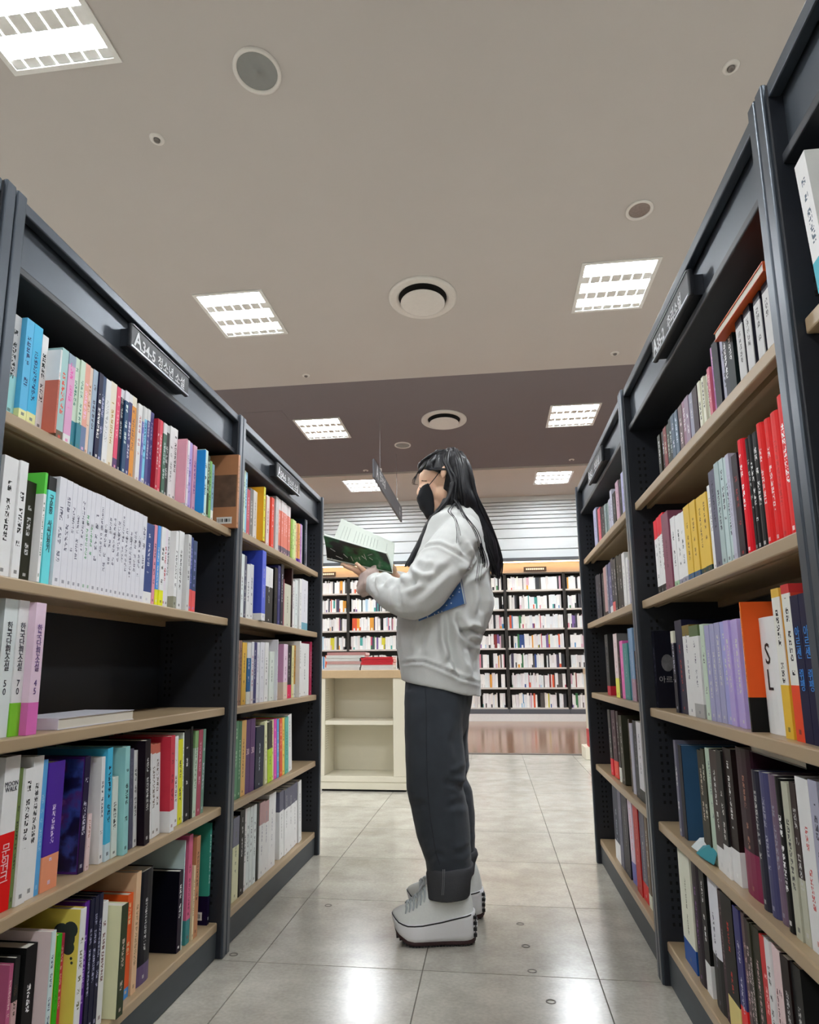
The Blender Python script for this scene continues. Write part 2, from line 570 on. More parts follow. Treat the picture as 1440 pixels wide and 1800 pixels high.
# ------------------------------------------------------------------ hanging sign
M_SIGN = mat('dark sign board', '4b4d56', .45)
M_SIGNTXT = mat('white sign print', 'e8eaee', .6)
hs = empty('hanging_sign', (-1.28, 9.2, 3.065))
boxes('board', [(-.012, .012, -1.3, 1.3, 0, .225)], M_SIGN, hs, bevel=.003)
for yy in (-.79, .8):
    V, Fc = [], []
    cyl(V, Fc, (0, yy), .004, .004, .225, ZC - 3.065, 8)
    obj('wire', mesh('wire', V, Fc, [mat('steel wire', '8a8788', .4, metal=.6)]), hs)
    boxes('clip', [(-.016, .016, yy - .02, yy + .02, .215, .25)], M_WPL, hs)
tx = obj('lettering', text_mesh('A', .22, M_SIGNTXT, bold=.02), hs, (.0125, -1.08, .115), near_tf('L'))
tx = obj('lettering', text_mesh('한국소설', .13, M_SIGNTXT, bold=.02), hs, (.0125, -.66, .125), near_tf('L'))
tx = obj('lettering', text_mesh('A34\nA35', .075, M_SIGNTXT), hs, (.0125, 1.05, .115), near_tf('L'))
tag(hs, 'long dark sign board hanging from the ceiling on thin wires', 'sign')
ROWS = """
@ L1 1
1.1991 0.0281 0.211 0 bbb b=9cc@.4 m=333
1.2275 0.0239 0.213 0.012 5ad b=ee9@.1 m=247
1.2573 0.0285 0.216 0.008 4ad b=ee9@.12 m=247
1.2977 0.0208 0.212 0 eee m=111
1.3189 0.0060 0.185 0.03 b65 t=ddd@.37 m=a54
1.3686 0.0245 0.215 0 9bb m=e54 b=654@.12
1.3936 0.0267 0.213 0 c9b b=ddd@.12 t=89a@.12 m=e6b
1.4207 0.0182 0.216 0 bcb b=378@.3 m=587
1.4393 0.0186 0.217 0 bcb b=378@.3 m=587
1.4583 0.0210 0.218 0 d98 b=679@.3 m=fce
1.4798 0.0176 0.219 0 dba m=b75
1.4977 0.0200 0.220 0 9ab m=556
1.5181 0.0184 0.220 0 225 m=fff
1.5369 0.0188 0.221 0 346 m=cce
1.5561 0.0236 0.220 0 ddd m=bbb
1.5801 0.0288 0.224 0 dcb m=b95
1.6093 0.0181 0.221 0 d46 b=536@.15 m=fab
1.6297 0.0165 0.223 0 224 t=ccd@.1 m=ccc
1.6467 0.0188 0.225 0 246 t=ccd@.12 m=dee
1.6659 0.0178 0.224 0 336 t=ccc@.1 m=dde
1.6866 0.0252 0.227 0 c83 t=dcb@.12 m=964
1.7257 0.0225 0.220 0 ddd m=c99
1.7486 0.0102 0.221 0 66a t=bbb@.2 m=dde
1.7592 0.0169 0.222 0 7be t=ccc@.15 b=eed@.1 m=248
1.7765 0.0161 0.223 0 558 t=ccc@.15 m=ccd
1.7930 0.0192 0.221 0 447 m=aac
1.8125 0.0149 0.207 0.012 a23 m=dbb
1.8524 0.0178 0.218 0 c45 m=ecc
1.8706 0.0207 0.216 0 465 t=ccc@.15 m=cdd
1.8917 0.0242 0.218 0 555 t=bbb@.1 m=ccc
1.9163 0.0261 0.222 0 ded m=999
1.9428 0.0242 0.224 0 ded m=444
1.9674 0.0060 0.197 0.03 d9a m=fde
2.0413 0.0141 0.218 0 dce m=a8b
2.0557 0.0282 0.219 0 a9c m=76a
2.0844 0.0253 0.216 0 c9a m=859
2.1100 0.0060 0.206 0.03 28c m=28c
2.1744 0.0277 0.230 0 bdc m=222
2.2025 0.0198 0.218 0 453 m=dec
2.2227 0.0243 0.206 0 7a6 m=574
2.2474 0.0206 0.201 0 79a b=dec@.2 m=567
2.3573 0.0192 0.264 0.05 a75 m=863 F=barcode
@ L1 2
1.2198 0.0427 0.236 0 dde m=333
1.2629 0.0239 0.237 0 dde m=333
1.2873 0.0297 0.202 0 443 m=ccc
1.3174 0.0089 0.226 0.02 ddd t=5b4@.2 m=264
1.3564 0.0267 0.230 0 6cd t=444@.13 T=구운몽_사씨남정기
1.3881 0.0254 0.237 0.008 ccd m=778 N=4
1.4262 0.0238 0.240 0 ccd m=778 N=5
1.4504 0.0186 0.239 0 ccd m=778 N=6
1.4695 0.0191 0.238 0 ccd m=778 N=7
1.4889 0.0195 0.238 0 ccd m=778 N=9
1.5089 0.0189 0.238 0 ccd m=7a8 N=10
1.5282 0.0175 0.238 0 ccd m=7a8 N=11
1.5460 0.0241 0.239 0 ccd m=778 N=12
1.5705 0.0178 0.239 0 ccd m=778 N=13
1.5887 0.0208 0.238 0 ccd m=778 N=14
1.6098 0.0193 0.238 0 ccd m=778 N=15
1.6295 0.0197 0.237 0 ccd m=778 N=16
1.6496 0.0236 0.237 0 ccd m=778 N=17
1.6737 0.0172 0.236 0 ccd m=778 N=18
1.6912 0.0211 0.236 0 ccd m=778 N=19
1.7128 0.0231 0.236 0 ccd m=778 N=20
1.7363 0.0222 0.237 0 ccd m=778 N=21
1.7589 0.0227 0.236 0 ccd m=778 N=22
1.7821 0.0241 0.235 0 ccd m=778 N=23
1.8066 0.0505 0.221 0 347 b=ddd@.15 m=ccd
1.8575 0.0166 0.224 0 c89 m=345
1.8745 0.0169 0.225 0 48c b=dd3@.2 m=ddd
1.8918 0.0261 0.225 0 ddd b=dd2@.2 m=555
1.9183 0.0222 0.226 0 dcd m=b55
1.9409 0.0180 0.225 0 ddd m=334
1.9593 0.0188 0.225 0.015 ddd m=333 b=887@.15
2.0113 0.0347 0.236 0 ddd m=333
2.0465 0.0217 0.231 0.015 bbb m=777
2.1029 0.0214 0.234 0 347 b=d55@.3 m=88c
2.1247 0.0292 0.227 0 346 b=d55@.3 m=88c
@ L1 3
1.2618 0.0391 0.261 0 cdd m=345 T=한국단편소설_50
1.3013 0.0310 0.261 0 ddd b=7b3@.24 m=353 T=한국단편소설_70
1.3326 0.0334 0.259 0.015 dbc b=c6a@.24 T=한국단편소설_45 K=648
@ L1 4
1.3065 0.0450 0.280 0 c11 t=ddd@.5 m=fdd T=문워크 K=fcc
1.3519 0.0106 0.255 0 674 m=333
1.3630 0.0294 0.252 0 dde m=222
1.3928 0.0337 0.271 0 dde m=555
1.4269 0.0165 0.261 0 59c m=9ce
1.4438 0.0578 0.253 0 428 b=d86@.27 m=dce
1.5848 0.0227 0.249 0 325 m=ccd s=426 F=galaxy
1.6132 0.0156 0.120 0 dbb m=a76
1.6691 0.0167 0.240 0 ddd l=3.5 m=334
1.6900 0.0236 0.258 0 4ac b=bcd@.15 l=3.5 m=124
1.7190 0.0264 0.186 0 cdc l=4 m=333
1.7509 0.0235 0.255 0.015 8bb l=4 m=244
1.8073 0.0201 0.244 0 556 l=5 m=778
1.8293 0.0182 0.238 0 ddd l=5 m=555
1.8495 0.0300 0.262 0.02 212 l=5 m=ccc
1.9002 0.0222 0.246 0 ddd t=b65@.1 l=5 m=654
1.9242 0.0227 0.244 0 ddd t=b65@.1 l=5 m=654
1.9488 0.0300 0.242 0 ddd t=b65@.1 l=5 m=654
1.9979 0.0278 0.259 0.02 b34 l=4 b=ddd@.22 m=723
2.0697 0.0233 0.252 0 ddd l=4 m=644
2.0949 0.0310 0.239 0 cc2 l=4 m=552
2.1278 0.0091 0.258 0 cdc l=4 m=675
2.1389 0.0431 0.263 0 112 l=4 m=ddd
2.1839 0.0161 0.271 0 111 l=4 m=111
2.2019 0.0258 0.255 0 aba t=796@.2 m=686
2.2280 0.0313 0.256 0 945 m=dab
2.2683 0.0209 0.255 0 687 m=ccd
@ L1 5
1.3682 0.0119 0.248 0 a57 m=ecc
1.3805 0.0154 0.256 0 b99 t=333@.3 m=543
1.4120 0.0361 0.262 0 222 m=fff
1.4506 0.0152 0.280 0.03 bcc s=cbb m=567
1.5116 0.0102 0.254 0 cb3 m=653
1.5222 0.0174 0.248 0 3a2 m=3a2
1.5400 0.0132 0.244 0 c45 m=fcc
1.5536 0.0218 0.290 0.03 ddd s=cb5 m=775 F=flower
1.6251 0.0203 0.282 0 528 m=cae
1.6458 0.0152 0.282 0 335 m=bbd
1.6614 0.0173 0.284 0 335 m=bbd
1.6791 0.0158 0.285 0 335 m=bbd
1.6953 0.0236 0.261 0 dde m=866
1.7360 0.0301 0.243 0.03 453 s=cca m=cba
1.8264 0.0276 0.240 0 e52 b=48c@.1 m=ec9
1.8565 0.0259 0.284 0 ca8 m=a86
1.8877 0.0827 0.274 0 112 b=546@.17 m=ccc h
2.1257 0.0272 0.218 0 213 m=fff s=112 F=plain
2.1533 0.0065 0.297 0 abb m=37b s=abb
2.1879 0.0288 0.303 0 b57 b=377@.22 m=734
2.2277 0.0111 0.208 0 cb9 m=222
2.2393 0.0298 0.288 0 a75 m=643
2.3566 0.0167 0.304 0 387 b=214@.28 m=dee F=barcode
@ L2 1
2.5475 0.0268 0.247 0 bcb m=797
2.5747 0.0235 0.247 0 8be m=579
2.5986 0.0344 0.185 0 b56 m=ecc
2.6335 0.0389 0.197 0 777 m=ddd
2.6728 0.0438 0.197 0 ddd m=999
2.7169 0.0220 0.221 0.03 dc3 s=d92 m=763
2.8330 0.0122 0.210 0 a75 m=543
2.8456 0.0408 0.219 0 ecc m=944
2.8868 0.0353 0.219 0.01 e43 m=fcc
2.9812 0.0450 0.247 0 bbb m=bbb
3.0266 0.0365 0.247 0 d76 t=dcc@.2 b=656@.15 m=fcc
3.0635 0.0374 0.247 0 d76 t=dcc@.2 b=656@.15 m=fcc
3.1013 0.0382 0.247 0 d76 t=dcc@.2 b=656@.15 m=fcc
3.1399 0.0392 0.247 0 d76 t=dcc@.2 b=656@.15 m=fcc
3.1795 0.0401 0.247 0 d76 t=dcc@.2 b=656@.15 m=fcc
3.2200 0.0254 0.195 0 8a4 m=563
3.2458 0.0258 0.198 0 bd8 m=785
3.2720 0.0369 0.198 0 cd9 m=785
3.3093 0.0433 0.195 0 e97 b=529@.12 m=854
3.3530 0.0331 0.199 0 e95 b=529@.12 m=854
3.3864 0.0280 0.203 0 a7b m=537
3.4148 0.0284 0.205 0 dde m=99b
3.4725 0.0358 0.245 0 234 m=99a
3.5086 0.0117 0.247 0 bbc m=bbc
@ L2 2
2.5582 0.0393 0.239 0 cdd m=999
2.6005 0.0217 0.238 0 556 m=ccc
2.6226 0.0376 0.208 0 dde m=445
2.6606 0.0386 0.214 0 dde m=445
2.7231 0.0456 0.277 0.03 56c s=34a b=ddd@.1 m=aad
2.8666 0.0991 0.234 0 444 t=ddd@.35 m=ddd
2.9935 0.0447 0.247 0 222 m=444
3.0465 0.0377 0.263 0 336 m=88b
3.0846 0.0426 0.274 0 334 m=ccd
3.1276 0.0171 0.212 0 945 m=945
3.1451 0.1087 0.195 0 bba m=553
3.2542 0.0232 0.277 0 422 m=866
3.2779 0.0430 0.222 0 dde m=889
3.3213 0.0491 0.233 0 cde m=889
3.3906 0.0411 0.246 0 ddd m=99a
3.4321 0.1177 0.250 0 ccd b=69a@.15 m=99a
@ L2 3
2.5583 0.0193 0.233 0 a87 m=654
2.5780 0.0224 0.234 0 865 m=432
2.6103 0.0472 0.228 0 da4 m=642
2.6643 0.0420 0.228 0 158 t=ccc@.25 b=ddc@.2 m=dde
2.7067 0.0283 0.234 0 ccd b=ecc@.2 m=a57
2.7354 0.0438 0.233 0 336 m=ccd
2.7796 0.0375 0.234 0 ccd m=aab
2.8175 0.0543 0.236 0 ccd m=aab
2.8798 0.0488 0.238 0 dde m=334
2.9369 0.0680 0.202 0 cdc m=676
3.0053 0.0072 0.253 0.015 ccd m=435
3.1411 0.0628 0.239 0 dbc s=b8a b=cba@.3 m=756
3.2087 0.0706 0.236 0 323 b=e25@.25 m=ccc
3.2797 0.0360 0.237 0 dc9 m=875
3.3161 0.0315 0.239 0 b83 b=ddc@.25 m=642
3.3480 0.0238 0.259 0.02 ddd m=999
3.4468 0.1662 0.254 0 dde m=222
3.6318 0.0380 0.267 0 a35 m=ebc
@ L2 4
2.5503 0.0384 0.271 0 586 m=bdb
2.5891 0.0325 0.268 0 475 m=bdb
2.6220 0.0540 0.268 0 da6 m=743
2.6763 0.0526 0.266 0 536 m=ecd T=_30 K=ecd
2.7293 0.0547 0.267 0 536 m=ecd T=_30 K=ecd
2.7916 0.1015 0.232 0 235 m=bcd
2.9162 0.0346 0.246 0 dda l=5 m=a96
2.9527 0.0581 0.240 0 ac2 t=554@.45 l=4 m=563
3.0127 0.0300 0.244 0 ec9 l=4 m=a85
3.0446 0.0424 0.244 0 c4a l=4 m=fbd
3.0890 0.0306 0.242 0 59c l=4 m=cde
3.1215 0.0409 0.242 0 d53 l=4 m=fca
3.1643 0.0371 0.242 0 eb5 l=4 m=963
3.2033 0.0533 0.241 0 5a9 l=4 m=256
3.2638 0.0607 0.249 0 dde l=5 m=aaa
@ L2 5
2.5651 0.0629 0.276 0 cca t=667@.35 m=675
2.6344 0.0529 0.288 0 111 m=ccc
2.6907 0.0308 0.284 0 ddd m=445
2.7219 0.0311 0.283 0 cdd m=445
2.7533 0.0355 0.281 0 cdd m=445
2.7892 0.0364 0.282 0 cdd m=445
2.8294 0.0226 0.281 0 111 m=111
2.8596 0.0625 0.277 0 ddd t=a88@.3 m=99a
2.9225 0.0566 0.271 0 ddd t=a88@.3 m=99a
2.9795 0.0938 0.288 0 dde m=99a
3.1458 0.0662 0.274 0 dde t=556@.3 l=3 m=aaa
3.2139 0.0672 0.271 0 dde t=556@.3 l=3 m=aaa
3.2830 0.0809 0.270 0 dde t=556@.3 l=3 m=aaa
3.3658 0.0740 0.272 0 dde t=556@.3 l=3 m=aaa
3.4475 0.0545 0.273 0 ccc l=4 m=999
@ R1 1
1.2029 0.0283 0.126 0.01 bbb s=445 t=334@.12 m=666
1.2316 0.0060 0.145 0 767 m=a9a
1.2429 0.0302 0.126 0.01 bbb s=445 t=334@.12 m=666
1.2918 0.0326 0.128 0.01 bbb s=445 t=334@.12 m=666
1.3345 0.0347 0.128 0.01 bbb s=445 t=334@.12 m=666
1.4114 0.0379 0.151 0 233 m=fff
1.4497 0.0233 0.155 0 334 m=fff
1.4734 0.0282 0.162 0 99a m=334
1.5058 0.0386 0.163 0 223 m=223
1.5448 0.0219 0.165 0 a7a m=ecd
1.5672 0.0179 0.124 0 b67 m=ecc
1.5855 0.0279 0.122 0 bba m=333
1.6138 0.0170 0.122 0 ccb m=222
1.6312 0.0164 0.123 0 ccb m=222
1.6480 0.0198 0.125 0 ccb m=222
1.6812 0.0393 0.127 0 423 m=423
1.7210 0.0329 0.128 0 889 m=ccc
1.7542 0.0341 0.132 0 878 m=eee
1.7888 0.0294 0.134 0 867 m=eee
1.8186 0.0367 0.133 0 655 m=edd
1.8557 0.0317 0.132 0 567 m=cde
1.8878 0.0328 0.133 0 456 m=ccd
1.9273 0.0276 0.136 0 344 m=bcc
1.9553 0.0280 0.128 0 454 m=ccb
1.9837 0.0332 0.131 0 733 m=cca
2.0173 0.0328 0.131 0 544 m=ccc
2.0505 0.0308 0.130 0 443 m=ccc
@ R1 2
1.2158 0.0362 0.244 0 c22 m=fff h
1.2567 0.0363 0.228 0 c22 m=c22 h
1.2933 0.0276 0.227 0 c22 m=ecc h
1.3213 0.0261 0.228 0 c22 m=ecc h
1.3529 0.0307 0.222 0 222 m=ddd h
1.3840 0.0199 0.225 0 222 m=ddd h
1.4043 0.0205 0.225 0 222 m=999 h
1.4253 0.0306 0.231 0 c12 m=fff h
1.4591 0.0326 0.212 0 323 s=223 m=a22
1.5051 0.0207 0.224 0 aab m=aab
1.5262 0.0208 0.225 0 abb m=445
1.5474 0.0252 0.227 0 abb m=334
1.5730 0.0299 0.227 0 9aa m=334
1.6067 0.0438 0.221 0 556 m=223
1.6510 0.0246 0.196 0 ddd m=aaa
1.6798 0.0436 0.186 0 ca4 b=354@.1 m=752
1.7238 0.0455 0.189 0 ca4 b=354@.1 m=752
1.7740 0.0488 0.190 0 ca4 b=357@.1 m=752
1.8232 0.0512 0.190 0 ca4 b=357@.1 m=752
1.8797 0.0493 0.184 0 ddd b=889@.1 m=344
1.9294 0.0516 0.189 0 ddd b=889@.1 m=344
1.9814 0.0483 0.193 0 ddd b=9b9@.1 m=344
2.0301 0.0773 0.219 0 745 m=523
2.1078 0.0478 0.230 0 ddd t=d23@.25 b=222@.12 m=888
2.1560 0.0354 0.228 0 ddd t=d23@.25 b=222@.12 m=888
2.1918 0.0366 0.225 0 ddd t=d23@.25 b=222@.12 m=888
@ R1 3
1.2105 0.0326 0.236 0 225 T=아르센_뤼팽 K=49e
1.2473 0.0326 0.236 0 225 T=아르센_뤼팽 K=49e
1.2803 0.0341 0.258 0 ddc b=e42@.35 t=b33@.06 m=222 s=c43
1.3288 0.0349 0.256 0 ddc b=da3@.35 t=da4@.06 m=222 s=da4
1.3905 0.0894 0.212 -0.01 ddd T=SL K=111 h
1.4803 0.0066 0.245 0.015 e62 b=222@.26 m=622 s=d52
1.5321 0.0099 0.232 0 ddd m=a66
1.5487 0.0309 0.217 0 a9c m=ddd
1.5800 0.0282 0.217 0 a9c m=ddd
1.6086 0.0331 0.218 0 a9c m=ddd
1.6421 0.0386 0.218 0 99c m=ddd
1.6811 0.0364 0.218 0 99b m=ddd
1.7180 0.0338 0.217 0 99b m=ddd
1.7522 0.0353 0.216 0 99b m=ddd
1.7879 0.0321 0.221 0 bcb m=555
1.8343 0.0806 0.222 0 ddd b=999@.15 t=564@.12 m=667
1.9153 0.0708 0.227 0 ddd t=763@.12 m=667
2.0033 0.0721 0.245 0 335 m=b33
2.0758 0.0313 0.219 0 334 t=ccb@.15 m=ccd
2.4023 0.0344 0.231 0 223 m=556 F=portrait
@ R1 4
1.2629 0.0329 0.272 0 99a m=445
1.2996 0.0514 0.269 0 ccc m=c66
1.3551 0.0233 0.256 0 544 b=aa9@.4 m=ccc
1.3806 0.0266 0.252 0 aa9 m=444
1.4118 0.0328 0.255 0 222 m=fff h
1.4494 0.0374 0.255 0 656 m=99a h
1.4872 0.0392 0.254 0 446 m=aab h
1.5268 0.0387 0.252 0 445 m=bbb h
1.5713 0.0993 0.286 0 423 b=724@.3 m=a76 h
1.6840 0.0561 0.276 0 322 b=dde@.25 m=fff
1.7404 0.0368 0.267 0 333 b=dde@.25 m=ddd
1.7776 0.0547 0.262 0 544 b=dde@.2 m=ddd
1.8327 0.0499 0.260 0 aba m=788
1.8830 0.0304 0.255 0 443 m=ddc
1.9137 0.0408 0.248 0 332 m=dcb
2.1069 0.0336 0.242 0 223 s=357 m=223 F=plain
2.1520 0.0233 0.250 0 667 m=ddd
@ R1 5
1.4131 0.0427 0.276 0 333 m=ccc
1.4561 0.0368 0.275 0 322 m=ccc
1.4973 0.0263 0.274 0 dbb m=644
1.5239 0.0223 0.274 0 dbb m=644
1.5467 0.0256 0.274 0 ccc m=555
1.5746 0.0347 0.269 0 b33 m=fbb
1.6118 0.0447 0.272 0 443 b=d22@.2 m=caa
1.6570 0.0161 0.271 0 554 m=cbb
1.6734 0.0222 0.273 0 544 m=cbb
1.6960 0.0229 0.276 0 655 m=caa
1.7193 0.0390 0.276 0 336 b=d22@.3 m=ccd
1.7614 0.0789 0.283 0 111 b=cb7@.25 m=d32
1.8542 0.0250 0.275 0 534 m=766
1.8796 0.0873 0.291 0 ccd b=333@.4 m=667 h
1.9832 0.0462 0.286 0 222 b=ddd@.25 m=fff
2.0297 0.0759 0.285 0 323 m=859 h
2.1151 0.1206 0.285 0 ccb b=148@.2 m=775
@ R2 1
2.6191 0.0626 0.170 0 aac m=99b
2.6821 0.0461 0.156 0 222 m=888
2.7377 0.0584 0.163 0 b9a m=745
2.7965 0.0297 0.139 0 ca9 m=855
2.8364 0.0627 0.144 0 333 m=aaa
2.8995 0.0429 0.168 0 bbc m=334
2.9534 0.0450 0.142 0 aab m=445
2.9988 0.0459 0.138 0 788 m=445
3.0451 0.0474 0.141 0 899 m=445
3.1047 0.0623 0.148 0 433 m=aaa
3.1674 0.0513 0.157 0 323 m=866
3.2190 0.0666 0.166 0 c56 m=faa
3.2860 0.0481 0.177 0 323 m=856
3.3345 0.0862 0.190 0 aac m=667
@ R2 2
2.6220 0.0414 0.165 0 99a m=556
2.6638 0.0424 0.178 0 ccc m=aaa
2.7066 0.0528 0.202 0 ccc m=aaa
2.7685 0.0845 0.207 0 333 m=ccc
2.8534 0.0488 0.214 0 443 m=aaa
2.9026 0.0506 0.209 0 555 m=ddd
2.9536 0.0632 0.218 0 445 b=d66@.2 m=ccc
3.0172 0.0436 0.211 0 557 m=dde b=ccc@.15
3.0612 0.0449 0.212 0 668 m=ccd b=ccc@.15
3.1064 0.0345 0.212 0 778 m=ccd
3.1527 0.0977 0.215 0 a88 b=322@.1 m=a88
3.2507 0.0638 0.197 0 333 m=889
3.3149 0.0664 0.201 0 334 m=889
3.4088 0.0852 0.210 0 445 m=889
@ R2 3
2.6316 0.0354 0.174 0 311 m=855
2.6674 0.0640 0.256 0 79b b=a89@.3 m=bcd
2.7318 0.0379 0.257 0 68a m=bcd
2.7701 0.1004 0.206 0 488 m=9cc
2.8709 0.0638 0.218 0 d6a m=fbd
2.9457 0.0448 0.221 0 311 m=a66
2.9909 0.0815 0.251 0 cbb b=dd5@.3 m=a45 s=666 F=plain
3.2441 0.0829 0.259 0 444 b=a23@.15 m=999
@ R2 4
2.6286 0.0794 0.264 0 ccd b=233@.15 m=335
2.7084 0.0734 0.264 0 234 m=778
2.7981 0.0503 0.248 0 aab l=-3 m=ccd
2.8644 0.0305 0.260 0 543 m=765
3.0181 0.0659 0.262 0 554 l=-3 m=ccc
3.0859 0.0530 0.275 0 433 b=ddc@.2 l=-3 m=bbb
3.1531 0.1023 0.272 0 534 b=c32@.25 l=-3 m=cbb
3.2705 0.0622 0.271 0 555 b=c23@.25 l=-3 m=ccc
@ R2 5
2.6543 0.0449 0.293 0 654 b=ccb@.15 m=ccc
2.7049 0.0892 0.294 0 556 b=c22@.2 m=ccc
2.7945 0.0889 0.295 0 a22 m=e77
2.8967 0.0824 0.293 0 cbc b=66a@.25 l=-5 m=e55
3.0075 0.1287 0.299 0 334 m=889
3.1442 0.0734 0.296 0 556 m=99a
3.2179 0.1304 0.299 0 235 b=ccc@.25 m=bcd
"""
# ------------------------------------------------------------------ black aisle bookcases
M_BLK = mat('black powder-coated steel', '22262e', .42, .5, var=.1, scale=60, bump=.06, bscale=900)
M_BLKP = mat('black steel front', '464e58', .34, .6, metal=.45, var=.06, scale=40, bump=.05, bscale=900)
M_BACK = mat('black back panel', '1d2026', .55, .4)
M_KICK = mat('scuffed dark plinth', '3d4347', .55, .4, var=.25, scale=14, stretch=(1, .3, 2))
M_SHELF = mat('beige laminate shelf', 'ad9676', .34, .5, var=.08, scale=9, stretch=(9, .8, 9))
M_LIP = mat('beige shelf edge', 'ae9778', .4, .5, var=.04, scale=9, stretch=(9, .8, 9))
M_HOLE = mat('painted slot shade', '050506', .9)  # black painted in for the shade inside the slots
M_PLATE = mat('black sign plate', '24272d', .45, .4)
M_EDGE = mat('aluminium edging', 'b9c0c8', .3, metal=.7)
XF = {'L': -.882, 'R': .462}
SG = {'L': -1, 'R': 1}                      # direction into the case
DEP = .27
TOP = 1.813
BOARD = {'L1': [1.388, 1.076, .777, .459, .108], 'L2': [1.405, 1.09, .773, .448, .11], 'R1': [1.424, 1.107, .778, .449, .120], 'R2': [1.436, 1.115, .782, .448, .111]}
BOARD['L0'] = BOARD['L1']
BOARD['R0'] = [1.407, 1.12, .78, .449, .120]
SPAN = {'L0': (-.165, 1.125), 'L1': (1.126, 2.422), 'L2': (2.423, 3.72), 'R0': (-.19, 1.098), 'R1': (1.099, 2.392), 'R2': (2.393, 3.72)}
SIGNS = {'L1': ('A34-5', '청소년 소설'), 'L2': ('A34-6', '청소년 소설'), 'R1': ('A35-2', '추리소설'), 'R2': ('A35-3', '추리소설')}
CASELAB = {'L0': 'black steel bookcase cut off at the left edge, nearest on the left', 'L1': 'tall black steel bookcase with beige shelves, signed A34-5, left of the aisle',
           'L2': 'black steel bookcase signed A34-6 at the far end of the left row', 'R0': 'black steel bookcase cut off at the right edge, nearest on the right',
           'R1': 'tall black steel bookcase with beige shelves, signed A35-2, right of the aisle', 'R2': 'black steel bookcase at the far end of the right row'}
def sx(side, d0, d1):
    """x range for depths d0..d1 measured from the front plane into the case"""
    a, b = XF[side] + SG[side] * d0, XF[side] + SG[side] * d1
    return min(a, b), max(a, b)
def bookcase(key):
    s = key[0]
    y0, y1 = SPAN[key]
    t = empty('bookcase', (0, 0, 0))
    PW = .032
    for a, b in ((y0, y0 + PW), (y1 - PW, y1)):
        u = boxes('upright', [(*sx(s, 0, DEP), a, b, 0, TOP)], M_BLK, t, bevel=.003)
        boxes('front_post', [(*sx(s, -.006, .004), a + .002, b - .002, 0.001, TOP + .003)], M_BLKP, u, bevel=.003)
    # punched slots on the inner faces, their dark insides painted as thin black blocks
    V, Fc = [], []
    for yy, dy in ((y0 + PW, .0012), (y1 - PW, -.0012)):
        for d in (.038, .055, DEP - .055, DEP - .038):
            z = .16
            while z < 1.62:
                if all(not (-.012 < z - b < .03 or -.05 < z - b < -.012) for b in BOARD[key]):
                    a, b = sx(s, d - .0035, d + .0035)
                    box(V, Fc, a, b, min(yy, yy + dy), max(yy, yy + dy), z, z + .009)
                z += .0225
    tag(obj('punched_slots', mesh('punched_slots', V, Fc, [M_HOLE]), t), kind='stuff')
    boxes('back_panel', [(*sx(s, DEP - .012, DEP), y0 + PW, y1 - PW, .02, TOP - .01)], M_BACK, t)
    boxes('top_rail', [(*sx(s, .002, .022), y0 + PW, y1 - PW, TOP - .026, TOP)], M_BLKP, t, bevel=.003)
    boxes('top_cover', [(*sx(s, .022, DEP), y0 + PW, y1 - PW, TOP - .012, TOP - .004)], M_BLK, t)
    boxes('header_panel', [(*sx(s, .024, .036), y0 + PW, y1 - PW, TOP - .128, TOP - .012)], M_BLKP, t, bevel=.002)
    boxes('header_soffit', [(*sx(s, .012, DEP - .012), y0 + PW, y1 - PW, TOP - .146, TOP - .128)], M_BLK, t, bevel=.003)
    boxes('plinth', [(*sx(s, .016, .03), y0 + PW, y1 - PW, 0.003, BOARD[key][4] - .024)], M_KICK, t, bevel=.003)
    for k, z in enumerate(BOARD[key]):
        sh = boxes('shelf', [(*sx(s, .016, DEP - .014), y0 + PW + .002, y1 - PW - .002, z - .008, z)], M_SHELF, t, bevel=.002)
        boxes('shelf_edge', [(*sx(s, .014, .034), y0 + PW + .002, y1 - PW - .002, z - .026, z - .0005)], M_LIP, sh, bevel=.003)
        boxes('shelf_rib', [(*sx(s, .05, .062), y0 + PW + .004, y1 - PW - .004, z - .022, z - .008), (*sx(s, DEP - .03, DEP - .016), y0 + PW + .004, y1 - PW - .004, z - .026, z - .008)], M_LIP, sh)
    if key in SIGNS:
        ya, yb = {'L1': (1.571, 1.924), 'L2': (2.827, 3.196), 'R1': (1.508, 1.868), 'R2': (2.787, 3.18)}[key]
        zb, zt = (TOP - .114, TOP - .050) if s == 'L' else (TOP - .122, TOP - .058)
        pl = boxes('sign_plate', [(*sx(s, -.012, .0), ya, yb, zb, zt)], M_PLATE, t, bevel=.004)
        boxes('sign_bracket', [(*sx(s, 0, .024), ya + .012, yb - .012, zb + .006, zt - .01)], M_BLK, pl)
        e = M_EDGE
        boxes('sign_edge', [(*sx(s, -.014, -.011), ya + .004, yb - .004, zb + .002, zb + .006)], e, pl)
        boxes('sign_edge', [(*sx(s, -.014, -.011), ya + .004, yb - .004, zt - .005, zt - .002)], mat('dull edging', '8b9097', .4), pl)
        x = XF[s] - SG[s] * .0125
        zc = (zb + zt) / 2 - .006
        a, b = SIGNS[key]
        near, far = (ya + .018, yb - .03) if s == 'L' else (yb - .018, ya + .06)
        o = obj('lettering', text_mesh(a[0], .056, M_SIGNTXT, align='LEFT', bold=.02), pl, (x, near, zc + .003), near_tf(s))
        dd = 1 if s == 'L' else -1
        o = obj('lettering', text_mesh(a[1:], .042, M_SIGNTXT, align='LEFT', bold=.02), pl, (x, near + dd * .040, zc - .002), near_tf(s))
        o = obj('lettering', text_mesh(b, .036, M_SIGNTXT, align='RIGHT', bold=.008), pl, (x, far, zc - .002), near_tf(s))
    tag(t, CASELAB[key], 'bookcase', 'black aisle bookcases')
    return t
CASES = {k: bookcase(k) for k in SPAN}

